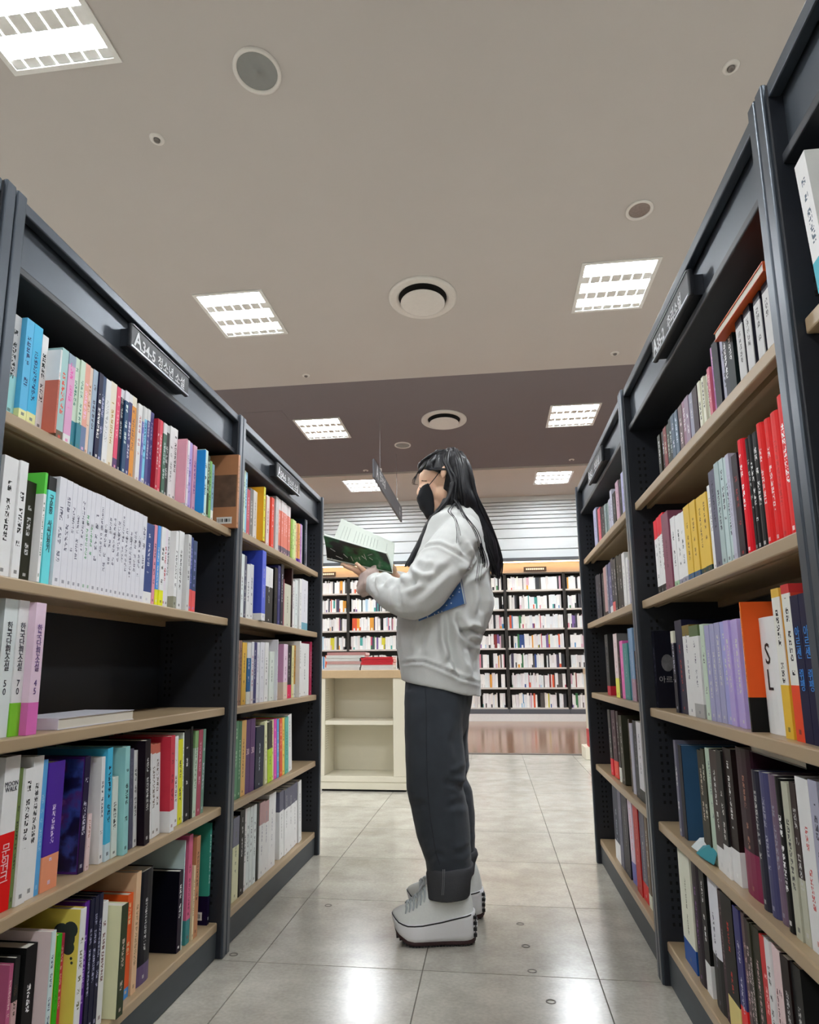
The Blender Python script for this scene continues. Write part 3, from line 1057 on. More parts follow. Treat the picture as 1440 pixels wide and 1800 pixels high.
# ------------------------------------------------------------------ books
def book_mats():
    """one spine and one side material; colours come from each book's own properties"""
    def attr(N, name):
        a = N.new('ShaderNodeAttribute')
        a.attribute_type = 'OBJECT'
        a.attribute_name = name
        return a
    def math_(N, L, op, a, b=None, c=None):
        n = N.new('ShaderNodeMath')
        n.operation = op
        for i, v in enumerate((a, b, c)):
            if v is None:
                continue
            if isinstance(v, (int, float)):
                n.inputs[i].default_value = v
            else:
                L.new(v, n.inputs[i])
        return n.outputs[0]
    out = []
    for kind in ('spine', 'side'):
        m, nt, b = new_mat('book ' + kind)
        N, L = nt.nodes, nt.links
        tc = N.new('ShaderNodeTexCoord')
        sp = N.new('ShaderNodeSeparateXYZ')
        L.new(tc.outputs['Object'], sp.inputs[0])
        h = attr(N, 'b_h').outputs['Fac']
        w = attr(N, 'b_w').outputs['Fac']
        sd = attr(N, 'b_seed').outputs['Fac']
        v = math_(N, L, 'DIVIDE', sp.outputs['Z'], h)
        main = attr(N, 'c_main' if kind == 'spine' else 'c_side').outputs['Color']
        top, bot = attr(N, 'c_top').outputs['Color'], attr(N, 'c_bot').outputs['Color']
        ft, fb = attr(N, 'f_top').outputs['Fac'], attr(N, 'f_bot').outputs['Fac']
        isb = math_(N, L, 'LESS_THAN', v, fb)
        ist = math_(N, L, 'GREATER_THAN', v, math_(N, L, 'SUBTRACT', 1.0, ft))
        m1 = N.new('ShaderNodeMix'); m1.data_type = 'RGBA'
        L.new(isb, m1.inputs['Factor']); L.new(main, m1.inputs['A']); L.new(bot, m1.inputs['B'])
        m2 = N.new('ShaderNodeMix'); m2.data_type = 'RGBA'
        L.new(ist, m2.inputs['Factor']); L.new(m1.outputs['Result'], m2.inputs['A']); L.new(top, m2.inputs['B'])
        res = m2.outputs['Result']
        if kind == 'spine':
            # small printed characters running down the spine
            g = math_(N, L, 'MINIMUM', math_(N, L, 'MULTIPLY', w, .58), .013)
            zz = math_(N, L, 'DIVIDE', sp.outputs['Z'], g)
            row = math_(N, L, 'FLOOR', zz)
            lz = math_(N, L, 'FRACT', zz)
            lu = math_(N, L, 'ADD', math_(N, L, 'DIVIDE', sp.outputs['Y'], g), .5)
            cz = math_(N, L, 'FLOOR', math_(N, L, 'MULTIPLY', lz, 5.0))
            cu = math_(N, L, 'FLOOR', math_(N, L, 'MULTIPLY', lu, 5.0))
            cb = N.new('ShaderNodeCombineXYZ')
            L.new(cu, cb.inputs[0]); L.new(cz, cb.inputs[1])
            L.new(math_(N, L, 'ADD', row, math_(N, L, 'MULTIPLY', sd, 91.7)), cb.inputs[2])
            wn = N.new('ShaderNodeTexWhiteNoise'); wn.noise_dimensions = '3D'
            L.new(cb.outputs[0], wn.inputs['Vector'])
            on = math_(N, L, 'GREATER_THAN', wn.outputs[0], .42)
            w2 = N.new('ShaderNodeTexWhiteNoise'); w2.noise_dimensions = '1D'
            L.new(math_(N, L, 'ADD', row, math_(N, L, 'MULTIPLY', sd, 53.1)), w2.inputs['W'])
            on = math_(N, L, 'MULTIPLY', on, math_(N, L, 'GREATER_THAN', w2.outputs[0], .22))
            on = math_(N, L, 'MULTIPLY', on, math_(N, L, 'LESS_THAN', lz, .82))
            on = math_(N, L, 'MULTIPLY', on, math_(N, L, 'LESS_THAN', math_(N, L, 'ABSOLUTE', math_(N, L, 'SUBTRACT', lu, .5)), .42))
            lo = math_(N, L, 'ADD', .22, math_(N, L, 'MULTIPLY', sd, .2))
            hi = math_(N, L, 'ADD', .72, math_(N, L, 'MULTIPLY', sd, .2))
            on = math_(N, L, 'MULTIPLY', on, math_(N, L, 'GREATER_THAN', v, lo))
            on = math_(N, L, 'MULTIPLY', on, math_(N, L, 'LESS_THAN', v, hi))
            # publisher's mark at the foot
            ft1 = math_(N, L, 'MULTIPLY', math_(N, L, 'LESS_THAN', v, .075), math_(N, L, 'GREATER_THAN', v, .045))
            ft1 = math_(N, L, 'MULTIPLY', ft1, math_(N, L, 'LESS_THAN', math_(N, L, 'ABSOLUTE', math_(N, L, 'SUBTRACT', lu, .5)), .35))
            on = math_(N, L, 'MAXIMUM', on, math_(N, L, 'MULTIPLY', ft1, .7))
            on = math_(N, L, 'MULTIPLY', on, attr(N, 'b_mark').outputs['Fac'])
            m3 = N.new('ShaderNodeMix'); m3.data_type = 'RGBA'
            L.new(on, m3.inputs['Factor']); L.new(res, m3.inputs['A']); L.new(attr(N, 'c_mark').outputs['Color'], m3.inputs['B'])
            res = m3.outputs['Result']
        nz = N.new('ShaderNodeTexNoise'); nz.inputs['Scale'].default_value = 25; nz.inputs['Detail'].default_value = 3
        L.new(tc.outputs['Object'], nz.inputs['Vector'])
        hs_ = N.new('ShaderNodeHueSaturation')
        mr = N.new('ShaderNodeMapRange'); mr.inputs['To Min'].default_value = .93; mr.inputs['To Max'].default_value = 1.06
        L.new(nz.outputs[0], mr.inputs[0]); L.new(mr.outputs[0], hs_.inputs['Value']); L.new(res, hs_.inputs['Color'])
        L.new(hs_.outputs[0], b.inputs['Base Color'])
        b.inputs['Roughness'].default_value = .45
        b.inputs['Specular IOR Level'].default_value = .16
        out.append(m)
    return out
M_SPINE, M_SIDE = book_mats()
M_PAGE = mat('paper pages', 'd9d4c8', .85, .2, var=.1, scale=60, stretch=(1, 40, 1))
M_BAR = None
def barcode_mat():
    m, nt, b = new_mat('printed barcode')
    N, L = nt.nodes, nt.links
    tc = N.new('ShaderNodeTexCoord')
    sp = N.new('ShaderNodeSeparateXYZ'); L.new(tc.outputs['Object'], sp.inputs[0])
    fl = N.new('ShaderNodeMath'); fl.operation = 'MULTIPLY'; fl.inputs[1].default_value = 900; L.new(sp.outputs['X'], fl.inputs[0])
    f2 = N.new('ShaderNodeMath'); f2.operation = 'FLOOR'; L.new(fl.outputs[0], f2.inputs[0])
    wn = N.new('ShaderNodeTexWhiteNoise'); wn.noise_dimensions = '1D'; L.new(f2.outputs[0], wn.inputs['W'])
    th = N.new('ShaderNodeMath'); th.operation = 'GREATER_THAN'; th.inputs[1].default_value = .5; L.new(wn.outputs[0], th.inputs[0])
    zz = N.new('ShaderNodeMath'); zz.operation = 'ABSOLUTE'; L.new(sp.outputs['Z'], zz.inputs[0])
    z2 = N.new('ShaderNodeMath'); z2.operation = 'LESS_THAN'; z2.inputs[1].default_value = .006; L.new(zz.outputs[0], z2.inputs[0])
    mu = N.new('ShaderNodeMath'); mu.operation = 'MULTIPLY'; L.new(th.outputs[0], mu.inputs[0]); L.new(z2.outputs[0], mu.inputs[1])
    mx = N.new('ShaderNodeMix'); mx.data_type = 'RGBA'; mx.inputs['A'].default_value = (.8, .8, .78, 1); mx.inputs['B'].default_value = (.02, .02, .02, 1)
    L.new(mu.outputs[0], mx.inputs['Factor']); L.new(mx.outputs['Result'], b.inputs['Base Color'])
    return m
M_BAR = barcode_mat()

def galaxy_mat():
    if 'galaxy' in MATS:
        return MATS['galaxy']
    m, nt, b = new_mat('galaxy cover print')
    N, L = nt.nodes, nt.links
    tc = N.new('ShaderNodeTexCoord')
    n1 = N.new('ShaderNodeTexNoise'); n1.inputs['Scale'].default_value = 14; n1.inputs['Detail'].default_value = 6
    L.new(tc.outputs['Object'], n1.inputs['Vector'])
    r = N.new('ShaderNodeValToRGB')
    e = r.color_ramp.elements
    e[0].position, e[0].color = .30, (.008, .008, .02, 1)
    e[1].position, e[1].color = .74, (.62, .6, .7, 1)
    for p_, c_ in ((.45, '1c1a48'), (.53, '3a4fa0'), (.60, '5a2f78'), (.66, 'a06ab0')):
        x = e.new(p_); x.color = (*hexc(c_), 1)
    L.new(n1.outputs[0], r.inputs[0]); L.new(r.outputs[0], b.inputs['Base Color'])
    b.inputs['Roughness'].default_value = .3
    MATS['galaxy'] = m
    return m

def cover_mesh(sg, th, h, dp, rounded):
    """cover: spine slab (material 0) and two boards (material 1); local x runs into the case, y across, spine at x=0"""
    V, Fc, mi = [], [], []
    c = min(.0016, th * .16)
    hw = th / 2
    if rounded:
        prof = [(sg * .006 * (1 - math.cos(a)) , hw * math.sin(a)) for a in [R(-90 + 180 * q / 6) for q in range(7)]]
        prof = [(sg * .007 * (1 - math.cos(math.asin(max(-1, min(1, y / hw))))), y) for x, y in prof]
        inner = [(x + sg * c, y * (hw - c) / hw) for x, y in prof]
        n = len(prof)
        for z in (0, h):
            V += [(x, y, z) for x, y in prof] + [(x, y, z) for x, y in inner]
        for i in range(n - 1):
            for f in ((i, i + 1, 2 * n + i + 1, 2 * n + i), (n + i + 1, n + i, 3 * n + i, 3 * n + i + 1), (i + 1, i, n + i, n + i + 1), (2 * n + i, 2 * n + i + 1, 3 * n + i + 1, 3 * n + i)):
                Fc.append(f); mi.append(0)
        xs = .007
    else:
        a, b = sorted((0, sg * c))
        box(V, Fc, a, b, -hw, hw, 0, h)
        mi += [0] * 6
        xs = c
    a, b = sorted((sg * xs, sg * dp))
    box(V, Fc, a, b, -hw, -hw + c, 0, h)
    box(V, Fc, a, b, hw - c, hw, 0, h)
    mi += [1] * 12
    return mesh('book', V, Fc, [M_SPINE, M_SIDE], mi), c

def hue_name(c):
    import colorsys
    h_, s_, v_ = colorsys.rgb_to_hsv(*[int(x * 2, 16) / 255 for x in c])
    if v_ < .17: return 'black'
    if s_ < .14: return 'white' if v_ > .78 else 'light grey' if v_ > .62 else 'grey' if v_ > .38 else 'charcoal'
    d = h_ * 360
    if v_ < .33: return 'dark ' + ('blue' if 190 < d < 285 else 'green' if 70 < d < 190 else 'brown')
    if s_ < .25 and v_ > .75:
        return 'pale ' + ('blue' if 180 < d < 250 else 'lilac' if 250 <= d < 300 else 'pink' if d >= 300 or d < 20 else 'cream' if d < 70 else 'green')
    if d < 14 or d > 345: return 'red' if s_ > .55 else 'dusty pink'
    if d < 40: return 'orange' if s_ > .55 and v_ > .75 else 'tan brown'
    if d < 68: return 'yellow'
    if d < 165: return 'green'
    if d < 195: return 'teal'
    if d < 250: return 'blue'
    if d < 290: return 'purple'
    return 'pink'
def ordinal(n):
    return f"{n}{'th' if 10 <= n % 100 <= 20 else {1: 'st', 2: 'nd', 3: 'rd'}.get(n % 10, 'th')}"
SHELFN = {1: 'top', 2: 'second', 3: 'middle', 4: 'fourth', 5: 'bottom'}
CASEN = {'L1': 'case A34-5', 'L2': 'case A34-6', 'R1': 'case A35-2', 'R2': 'case A35-3', 'R0': 'the near right case'}
rnd = random.Random(7)
def lit(c):
    """cover colours were read off the photograph; paper white sits near 0.85"""
    v = hexc(c)
    k = 1.32 if max(v) > .12 else .5
    return tuple(min(.86, q * k) for q in v)
def set_book(o, th, h, c, opt):
    o['b_h'] = float(h)
    o['b_w'] = float(th)
    o['b_seed'] = rnd.random()
    o['c_main'] = lit(c)
    o['c_side'] = lit(opt.get('s', c))
    for k, key, fk in (('t', 'c_top', 'f_top'), ('b', 'c_bot', 'f_bot')):
        if k in opt:
            cc, f = opt[k].split('@')
            o[key] = lit(cc); o[fk] = float(f)
        else:
            o[key] = lit(c); o[fk] = -1.0
    o['c_mark'] = hexc(opt.get('m', '888'))
    o['b_mark'] = 1.0 if 'm' in opt and 'T' not in opt else 0.0
def make_book(side, x, y0, th, z, h, dp, c, opt, lean=0.):
    sg = SG[side]
    me, cth = cover_mesh(sg, th, h, dp, 'h' in opt)
    o = obj('book', me, None, (x, y0 + th / 2, z + .0006))
    if lean:
        a = R(lean)
        hw = th / 2
        o.rotation_euler = (a, 0, 0)
        # pivot on the lower edge of the side it leans to
        piv = -hw if lean > 0 else hw
        o.location = (x, y0 + th / 2 + piv - piv * math.cos(a), z + .0006 - piv * math.sin(a))
    set_book(o, th, h, c, opt)
    a, b = sorted((sg * (.008 if 'h' in opt else cth), sg * (dp - .003)))
    boxes('page_block', [(a, b, -th / 2 + cth, th / 2 - cth, .0025, h - .0025)], M_PAGE, o)
    fx = -sg * .0006
    rot = near_tf(side)
    if 'T' in opt:
        s_ = opt['T'].replace('_', ' ').strip()
        K = mat('ink ' + opt.get('K', '223'), opt.get('K', '223'), .6)
        size = min(th * .62, h * .62 / max(len(s_), 1))
        tme = text_mesh('\n'.join(s_) if s_ not in ('30',) else s_, size if s_ != '30' else th * .6, K, vspace=.86)
        zoff = .56
        if opt['T'] == '문워크': zoff = .3
        obj('lettering', tme, o, (fx, 0, h * zoff), rot)
        if opt['T'] == '문워크':
            obj('lettering', text_mesh('MOON\nWALK', .0125, mat('ink 223', '223', .6), vspace=.8), o, (fx, 0, h * .80), rot)
    if 'N' in opt:
        obj('lettering', text_mesh(opt['N'], min(.011, th * .5), mat('ink 445', '445', .6)), o, (fx, 0, h * .66), rot)
    if 'F' in opt and opt['F'] == 'barcode':
        xx = sg * .045
        boxes('barcode_label', [(-.028, .028, -.0006, 0, -.012, .012)], M_BAR, o, loc=(xx, -th / 2 - .0002, .026))
    if 'F' in opt and opt['F'] in ('barcode', 'galaxy', 'flower'):
        if opt['F'] == 'galaxy' or c == 'a75':
            pm = galaxy_mat() if opt['F'] == 'galaxy' else mat('brown photo print', '6b5140', .4, var=.9, scale=22)
            a, b = sorted((sg * .004, sg * (dp - .006)))
            zz = (h * .02, h * .98) if opt['F'] == 'galaxy' else (h * .28, h * .72)
            boxes('cover_print', [(a, b, -th / 2 - .0006, -th / 2 - .0001, zz[0], zz[1])], pm, o)
        if opt['F'] == 'flower':
            V, Fc = [], []
            for dx, dz, r_ in ((.030, .80, .020), (.042, .84, .019), (.022, .86, .017), (.024, .74, .014), (.016, .67, .003), (.014, .64, .003)):
                ball(V, Fc, (sg * dx, -th / 2 - .0004, h * dz), (r_, .0008, r_), 16, 8)
            q_ = obj('cover_print', mesh('cover_print', V, Fc, [mat('dark flower print', '26302f', .7)], smooth=True), o)
            q_['kind'] = 'stuff'
    if 'F' in opt and opt['F'] == 'portrait':
        V, Fc = [], []
        ball(V, Fc, (0, 0, 0), (.018, .0008, .026), 20, 8)
        obj('cover_portrait', mesh('cover_portrait', V, Fc, [mat('grey portrait print', '6d6d70', .6, var=.7, scale=60)], smooth=True), o, (sg * .034, -th / 2 - .0006, h * .58))
        obj('lettering', text_mesh('아르센', .022, mat('ink aaa', 'aaa', .6)), o, (sg * .036, -th / 2 - .0006, h * .36), (R(90), 0, 0))
    return o
ROW_BOOKS = {}
bay = None
for ln in ROWS.strip().splitlines():
    t = ln.split()
    if t[0] == '@':
        bay, row = t[1], int(t[2])
        ROW_BOOKS[(bay, row)] = []
        continue
    opt = {}
    for q in t[5:]:
        if q == 'h': opt['h'] = 1
        else:
            k, v = q.split('=')
            opt[k] = v
    ROW_BOOKS[(bay, row)].append((float(t[0]), float(t[1]), float(t[2]), float(t[3]), t[4], opt))
for (bay, row), L_ in ROW_BOOKS.items():
    s = bay[0]
    z = BOARD[bay][row - 1]
    ymax = SPAN[bay][1] - .034
    ymin = SPAN[bay][0] + .034
    for k, (y0, th, h, p, c, opt) in enumerate(L_):
        th = th - .0006
        y0 = max(ymin, min(y0, ymax - th))
        inset = .035 - p + (rnd.uniform(-.003, .003) if p == 0 and 'N' not in opt else 0)
        x = XF[s] + SG[s] * inset
        dp = min(.15 + rnd.uniform(-.012, .015) + .04 * max(0, (h - .2) / .06), DEP - .016 - inset)
        lean = float(opt.get('l', 0))
        o = make_book(s, x, y0, th, z, h, dp, c, opt, lean)
        nm = hue_name(c)
        sz = 'slim' if th < .018 else 'thick' if th > .04 else ''
        extra = 'leaning' if abs(lean) > 0 else ''
        lb = ' '.join(q for q in (extra, sz, nm, 'book,') if q)
        lb += f" {ordinal(k + 1)} from the near end, {SHELFN[row]} shelf of {CASEN[bay]}"
        tag(o, lb, 'book', f'books on the {SHELFN[row]} shelf of {CASEN[bay]}')

# books that lie flat or stand apart
def flat_book(name, corner, ln, wd, th, rz, col, label, group=None, page='d9d4c8', bot=None, mk=None, z0=0.):
    """lies on its back cover; ln along local x"""
    t = empty(name, corner, rz)
    mc = mat('cover ' + col, col, .35, var=.08, scale=20)
    c = .0015
    boxes('cover', [(0, ln, 0, wd, 0, c), (0, ln, 0, wd, th - c, th), (0, ln, -c, 0, 0, th)], mc, t)
    boxes('page_block', [(.002, ln - .002, 0, wd - .002, c, th - c)], mat('pages ' + page, page, .85, .2, var=.06, scale=60, stretch=(1, 1, 60)), t)
    return tag(t, label, 'book', group)
flat_book('book', (-1.05, 1.46, .7776), .135, .33, .024, 0, 'd4d4de', 'white paperback lying flat on the empty middle shelf of case A34-5')
# orange book resting on the four grey spines
yo = sorted(b[0] for b in ROW_BOOKS[('R1', 1)] if b[5].get('s') == '445')
hz = max(b[2] for b in ROW_BOOKS[('R1', 1)] if b[5].get('s') == '445')
flat_book('book', (.474, yo[0] - .02, BOARD['R1'][0] + hz + .002), .13, .27, .018, 0, 'e0602c', 'orange book lying on top of the grey volumes, top shelf of case A35-2')
hz = max(b[2] for b in ROW_BOOKS[('R1', 4)] if b[0] < 1.75 and 'h' in b[5])
flat_book('book', (.50, 1.30, BOARD['R1'][3] + .2865), .15, .26, .011, 0, '1b1a1d', 'large black book lying across the books, fourth shelf of case A35-2')
# white book leaning in the near right case
wb_ = make_book('R', .47, .945, .034, BOARD['R0'][0], .215, .17, 'd9dcd8', {'b': '3aa0b0@.22', 'm': '567'}, -7)
wb_.rotation_euler = (R(-6), 0, 0)
wb_.location = (.466, .974, BOARD['R0'][0] + .0025)
obj('lettering', text_mesh('h', .05, mat('ink 112', '112', .6)), wb_, (.10, -.0176, .18), (R(90), 0, 0))
tag(wb_, 'white book with a teal foot leaning in the near right case', 'book')
gb = make_book('R', .50, .72, .03, BOARD['R0'][0], .225, .16, '4a9', {'m': 'dee'}, 0)
tag(gb, 'green book on the top shelf cut off by the right picture edge', 'book')

# crumpled paper tag on the fourth shelf of the right case
def paper_tag():
    t = empty('paper_tag', (.487, 1.95, BOARD['R1'][3] + .001))
    P = [(-.004, .065, .006), (.002, -.01, .004), (.010, -.085, .005), (.014, .05, .030), (.020, -.01, .044), (.024, -.075, .036), (.034, .04, .006), (.038, -.02, .005), (.042, -.075, .006)]
    def sheet(name, P, m):
        V = [Vector(p) for p in P] + [Vector(p) - Vector((0, 0, .0012)) for p in P]
        Fc = []
        for r_ in range(2):
            for c_ in range(2):
                i = r_ * 3 + c_
                Fc += [(i, i + 1, i + 4, i + 3), (9 + i + 3, 9 + i + 4, 9 + i + 1, 9 + i)]
        for a, b in ((0, 1), (1, 2), (2, 5), (5, 8), (8, 7), (7, 6), (6, 3), (3, 0)):
            Fc.append((b, a, 9 + a, 9 + b))
        return obj(name, mesh(name, V, Fc, [m]), t)
    sheet('white_sheet', P, mat('white paper', 'd4dcde', .7))
    sheet('teal_sheet', [(x * .8 - .006, y * .7 - .045, z * .8 + .001) for x, y, z in P], mat('teal paper', '2b8b97', .6))
    tag(t, 'crumpled white and teal paper tag on the fourth shelf of case A35-2', 'paper tag')
paper_tag()
# black cap-like flower print sticking out of the yellow book is a bookmark ribbon
def bookmark():
    t = empty('bookmark', (-.878, 1.615, .30))
    V, Fc = [], []
    for dx, dz, r_ in ((0, 0, .015), (-.002, .012, .017), (.001, -.014, .012)):
        ball(V, Fc, (dx, -.006 + dz * .8, dz), (.0022, r_, r_), 14, 8)
    obj('flower', mesh('flower', V, Fc, [mat('black felt', '26302f', .8)], smooth=True), t)
    V, Fc = [], []
    tube(V, Fc, [(0, -.004, -.02, .002), (.0, -.005, -.035, .0018), (0, -.002, -.05, .0015)], 8)
    obj('stem', mesh('stem', V, Fc, [mat('black felt', '26302f', .8)], smooth=True), t)
    return tag(t, 'dark flower-shaped felt bookmark on the yellow book, bottom shelf of case A34-5', 'bookmark')

# ------------------------------------------------------------------ wall bookcases at the back
M_WBLK = mat('dark wall bookcase', '2b2723', .5)
M_WSH = mat('pale shelf front', 'cfc9c2', .5)
XU = [-4.47, -3.52, -2.575, -1.63, -.68, .273, 1.304, 2.33, 3.36]
ZB = [.228 + .3405 * k for k in range(7)]
nW = len(XU) - 1
for i in range(nW):
    a, b = XU[i], XU[i + 1]
    t = empty('tall_bookcase', ((a + b) / 2, YW, 0))
    c = (a + b) / 2
    for q in (a, b):
        e = .002 if q == a else -.002
        boxes('upright', [(min(q - c + e, q - c + e * 12), max(q - c + e, q - c + e * 12), 0, .24, .123, 2.57)], M_WBLK, t)
    boxes('back_panel', [(a - c + .002, b - c - .002, .235, .245, .123, 2.57)], M_WBLK, t)
    boxes('plinth', [(a - c + .002, b - c - .002, -.004, .02, .123, .205)], mat('grey plinth', '55585e', .5), t)
    boxes('top_board', [(a - c + .002, b - c - .002, 0, .235, 2.545, 2.57)], M_WBLK, t)
    for z in ZB:
        boxes('shelf', [(a - c + .026, b - c - .026, .002, .235, z - .028, z)], M_WSH, t)
    pos = {0: 'farthest left', 1: 'second from the left', 2: 'left of the display cabinet', 3: 'above the stacked books', 4: 'just left of the person', 5: 'right of the person, widest in view', 6: 'far right beside the black bookcase', 7: 'hidden behind the right bookcases'}
    tag(t, f'tall dark wall bookcase of white books, {["first", "second", "third", "fourth", "fifth", "sixth", "seventh", "eighth"][i]} from the left along the back wall', 'bookcase', 'wall bookcases')
rw = random.Random(11)
V, Fc, FCOL = [], [], []
ACC = ['e6a23c', 'e05a34', '3f8fc4', '2f4f8f', 'd8cf3a', '4aa8a0', 'c94f6a', '7a5f9c', 'd9b0bf', 'b9d5e6', '8a3030', '3f7f4f', 'd98a9a']
PALE = ['f4f3f0', 'eeeeee', 'f6f5f2', 'e8ecee', 'f2eee4', 'eaf0f0', 'e0dcda', 'f6f5f2', 'ece8ea']
DRK = ['3a3a40', '2c2f36', '55504c', '4b4660']
for i in range(nW):
    for k, z in enumerate(ZB):
        x = XU[i] + .03 + rw.uniform(0, .04)
        hb_ = rw.uniform(.215, .235)
        run, rc = 0, None
        while x < XU[i + 1] - .06:
            w_ = rw.choice((.014, .018, .022, .026, .032))
            if run <= 0:
                u = rw.random()
                rc = rw.choice(ACC) if u < .15 else rw.choice(DRK) if u < .23 else rw.choice(PALE)
                run = rw.choice((1, 1, 1, 2, 3))
                hb_ = rw.uniform(.2, .25)
            run -= 1
            if rw.random() < .02:
                x += rw.uniform(.02, .06)
            yo_ = YW + .03 + rw.uniform(0, .02)
            n0 = len(Fc)
            if rw.random() < .35 and rc not in DRK:
                hs2 = rw.uniform(.04, .09)
                box(V, Fc, x, x + w_ - .002, yo_, yo_ + .15, z + .0005, z + hs2)
                box(V, Fc, x, x + w_ - .002, yo_, yo_ + .15, z + hs2, z + hb_)
                FCOL += [hexc(rw.choice(DRK + ACC + PALE * 3))] * 6 + [hexc(rc)] * 6
            else:
                box(V, Fc, x, x + w_ - .002, yo_, yo_ + .15, z + .0005, z + hb_)
                FCOL += [hexc(rc)] * 6
            x += w_
me = mesh('small_books', V, Fc)
ca = me.color_attributes.new('Col', 'FLOAT_COLOR', 'CORNER')
ca.data.foreach_set('color', np.repeat(np.array([(*c, 1) for c in FCOL], np.float32), 4, axis=0).ravel())
m, nt, b = new_mat('wall book covers')
a_ = nt.nodes.new('ShaderNodeVertexColor'); a_.layer_name = 'Col'
nt.links.new(a_.outputs[0], b.inputs['Base Color'])
b.inputs['Roughness'].default_value = .45
me.materials.append(m)
wbk = obj('small_books', me)
tag(wbk, 'rows of mostly white small books filling the wall bookcases', 'books', kind='stuff')
M_PLQ = mat('dark wood plaque', '3a2a24', .5)
for i in (2, 5):
    xm = {2: -3.02, 5: .82}[i]
    pq = boxes('shelf_plaque', [(xm - .2, xm + .2, YW + .034, YW + .049, 2.60, 2.68)], M_PLQ, bevel=.003)
    V, Fc = [], []
    rr_ = random.Random(i)
    x = xm - .16
    while x < xm + .15:
        w_ = rr_.uniform(.012, .03)
        box(V, Fc, x, x + w_, YW + .031, YW + .034, 2.625, 2.655)
        x += w_ + .008
    tag(obj('lettering', mesh('lettering', V, Fc, [mat('white lettering', 'f4f0ea', .5)]), pq), kind='stuff')  # plain white letter blocks
    tag(pq, 'small dark plaque with white letters above the wall bookcase ' + ('right of the person' if i == 5 else 'at the left'), 'plaque')

# ------------------------------------------------------------------ beige display cabinets
M_BEI = mat('beige lacquered cabinet', 'e2dcc9', .45, .4, var=.03, scale=5)
M_TAN = mat('tan cabinet top', 'c7ab86', .4, .4, var=.06, scale=6, stretch=(6, 1, 6))
def cabinet(x0, x1, y0, y1, label, wide_right=.10):
    t = empty('display_cabinet', ((x0 + x1) / 2, (y0 + y1) / 2, 0))
    c = ((x0 + x1) / 2, (y0 + y1) / 2)
    def bx(nm, b, m=M_BEI, bv=.003):
        return boxes(nm, [(b[0] - c[0], b[1] - c[0], b[2] - c[1], b[3] - c[1], b[4], b[5])], m, t, bevel=bv)
    bx('toe_kick', (x0 + .01, x1 - .01, y0 + .02, y1, 0, .014), M_DARK, 0)  # painted black for the dark gap under the plinth
    bx('plinth', (x0, x1, y0 + .006, y1, .014, .068))
    bx('base_board', (x0, x1, y0, y1, .068, .110))
    bx('side_panel', (x0, x0 + .032, y0, y1, .110, .832))
    bx('side_panel', (x1 - wide_right, x1, y0, y1, .110, .832))
    bx('back_panel', (x0 + .032, x1 - wide_right, y1 - .02, y1, .110, .832))
    bx('shelf', (x0 + .032, x1 - wide_right, y0 + .01, y1 - .02, .482, .514))
    bx('cabinet_top', (x0 - .005, x1 + .005, y0 - .012, y1 + .005, .832, .892), M_TAN)
    V, Fc = [], []
    for yy in (y0 + .05, y0 + .10):
        for q in range(26):
            z = .3 + q * .018
            if abs(z - .5) > .03:
                box(V, Fc, x0 + .0318 - c[0], x0 + .0328 - c[0], yy - c[1], yy + .008 - c[1], z, z + .006)
    tag(obj('punched_slots', mesh('punched_slots', V, Fc, [mat('tan slot', '77705f', .8)]), t), kind='stuff')
    return tag(t, label, 'cabinet', 'beige display cabinets')
cabinet(-1.315, -.655, 5.56, 5.92, 'low beige display cabinet with stacked books on top, beside the person')
cabinet(.96, 1.62, 7.62, 7.98, 'beige display cabinet mostly hidden behind the far right bookcase')
z = .8925
for k in range(6):
    flat_book('book', (-1.285 + (k % 3) * .006, 5.565 + (k % 2) * .006, z), .27 + (.035 if k > 3 else 0), .2, .0225, 0, ['cfc8c4', 'd6d4d0', 'b98f8a', 'd2d2ce', 'cfcfcb', 'b5807c'][k],
              f'white paperback in the left stack on the display cabinet, {ordinal(k + 1)} from the bottom', 'stacked books on the display cabinet', 'e3e0d8')
    z += .023
z = .8925
for k in range(5):
    red = k > 1
    flat_book('book', (-1.005 + (k % 2) * .004, 5.565 + (k % 2) * .005, z), .25, .2, .0195, 0, 'c4202c' if red else 'd8d4cf',
              f'{"red" if red else "white"} paperback in the right stack on the display cabinet, {ordinal(k + 1)} from the bottom', 'stacked books on the display cabinet', 'e8b9b0' if red else 'e3e0d8')
    z += .02
lg = boxes('low_stand', [(.895, .955, 7.64, 7.96, 0, .12)], M_BEI, bevel=.004)
tag(lg, 'small beige stand beside the half hidden beige cabinet', 'stand')
rb = boxes('book', [(.935, .953, 7.66, 7.82, .121, .29)], mat('cover c4202c', 'c4202c', .35), bevel=.002)
tag(rb, 'red book on the small stand at the edge of the far right bookcase', 'book')

# flush round plugs in the floor
M_PLUG = mat('worn floor ring', '6a665e', .5)
for k, (x, y, lb) in enumerate(((-.915 + .06, 2.435, 'round floor plug by the foot of the black post, left edge'), (-.66, 2.95, 'round floor plug left of the shoes'), (.07, 2.83, 'round floor plug right of the shoes, farthest'),
                                (.08, 2.62, 'round floor plug right of the shoes, middle one'), (.09, 2.42, 'dark round floor plug right of the shoes'), (.13, 2.22, 'faint round floor plug nearest the viewer'))):
    V, Fc = [], []
    revolve(V, Fc, (0, 0, 0), [(.014, .0002), (.014, .0012), (.010, .0012), (.010, .0002)], 24, 1, 1)
    o = obj('floor_plug', mesh('floor_plug', V, Fc, [M_PLUG]), None, (x, y, 0))
    tag(o, lb, 'floor plug', 'round floor plugs')
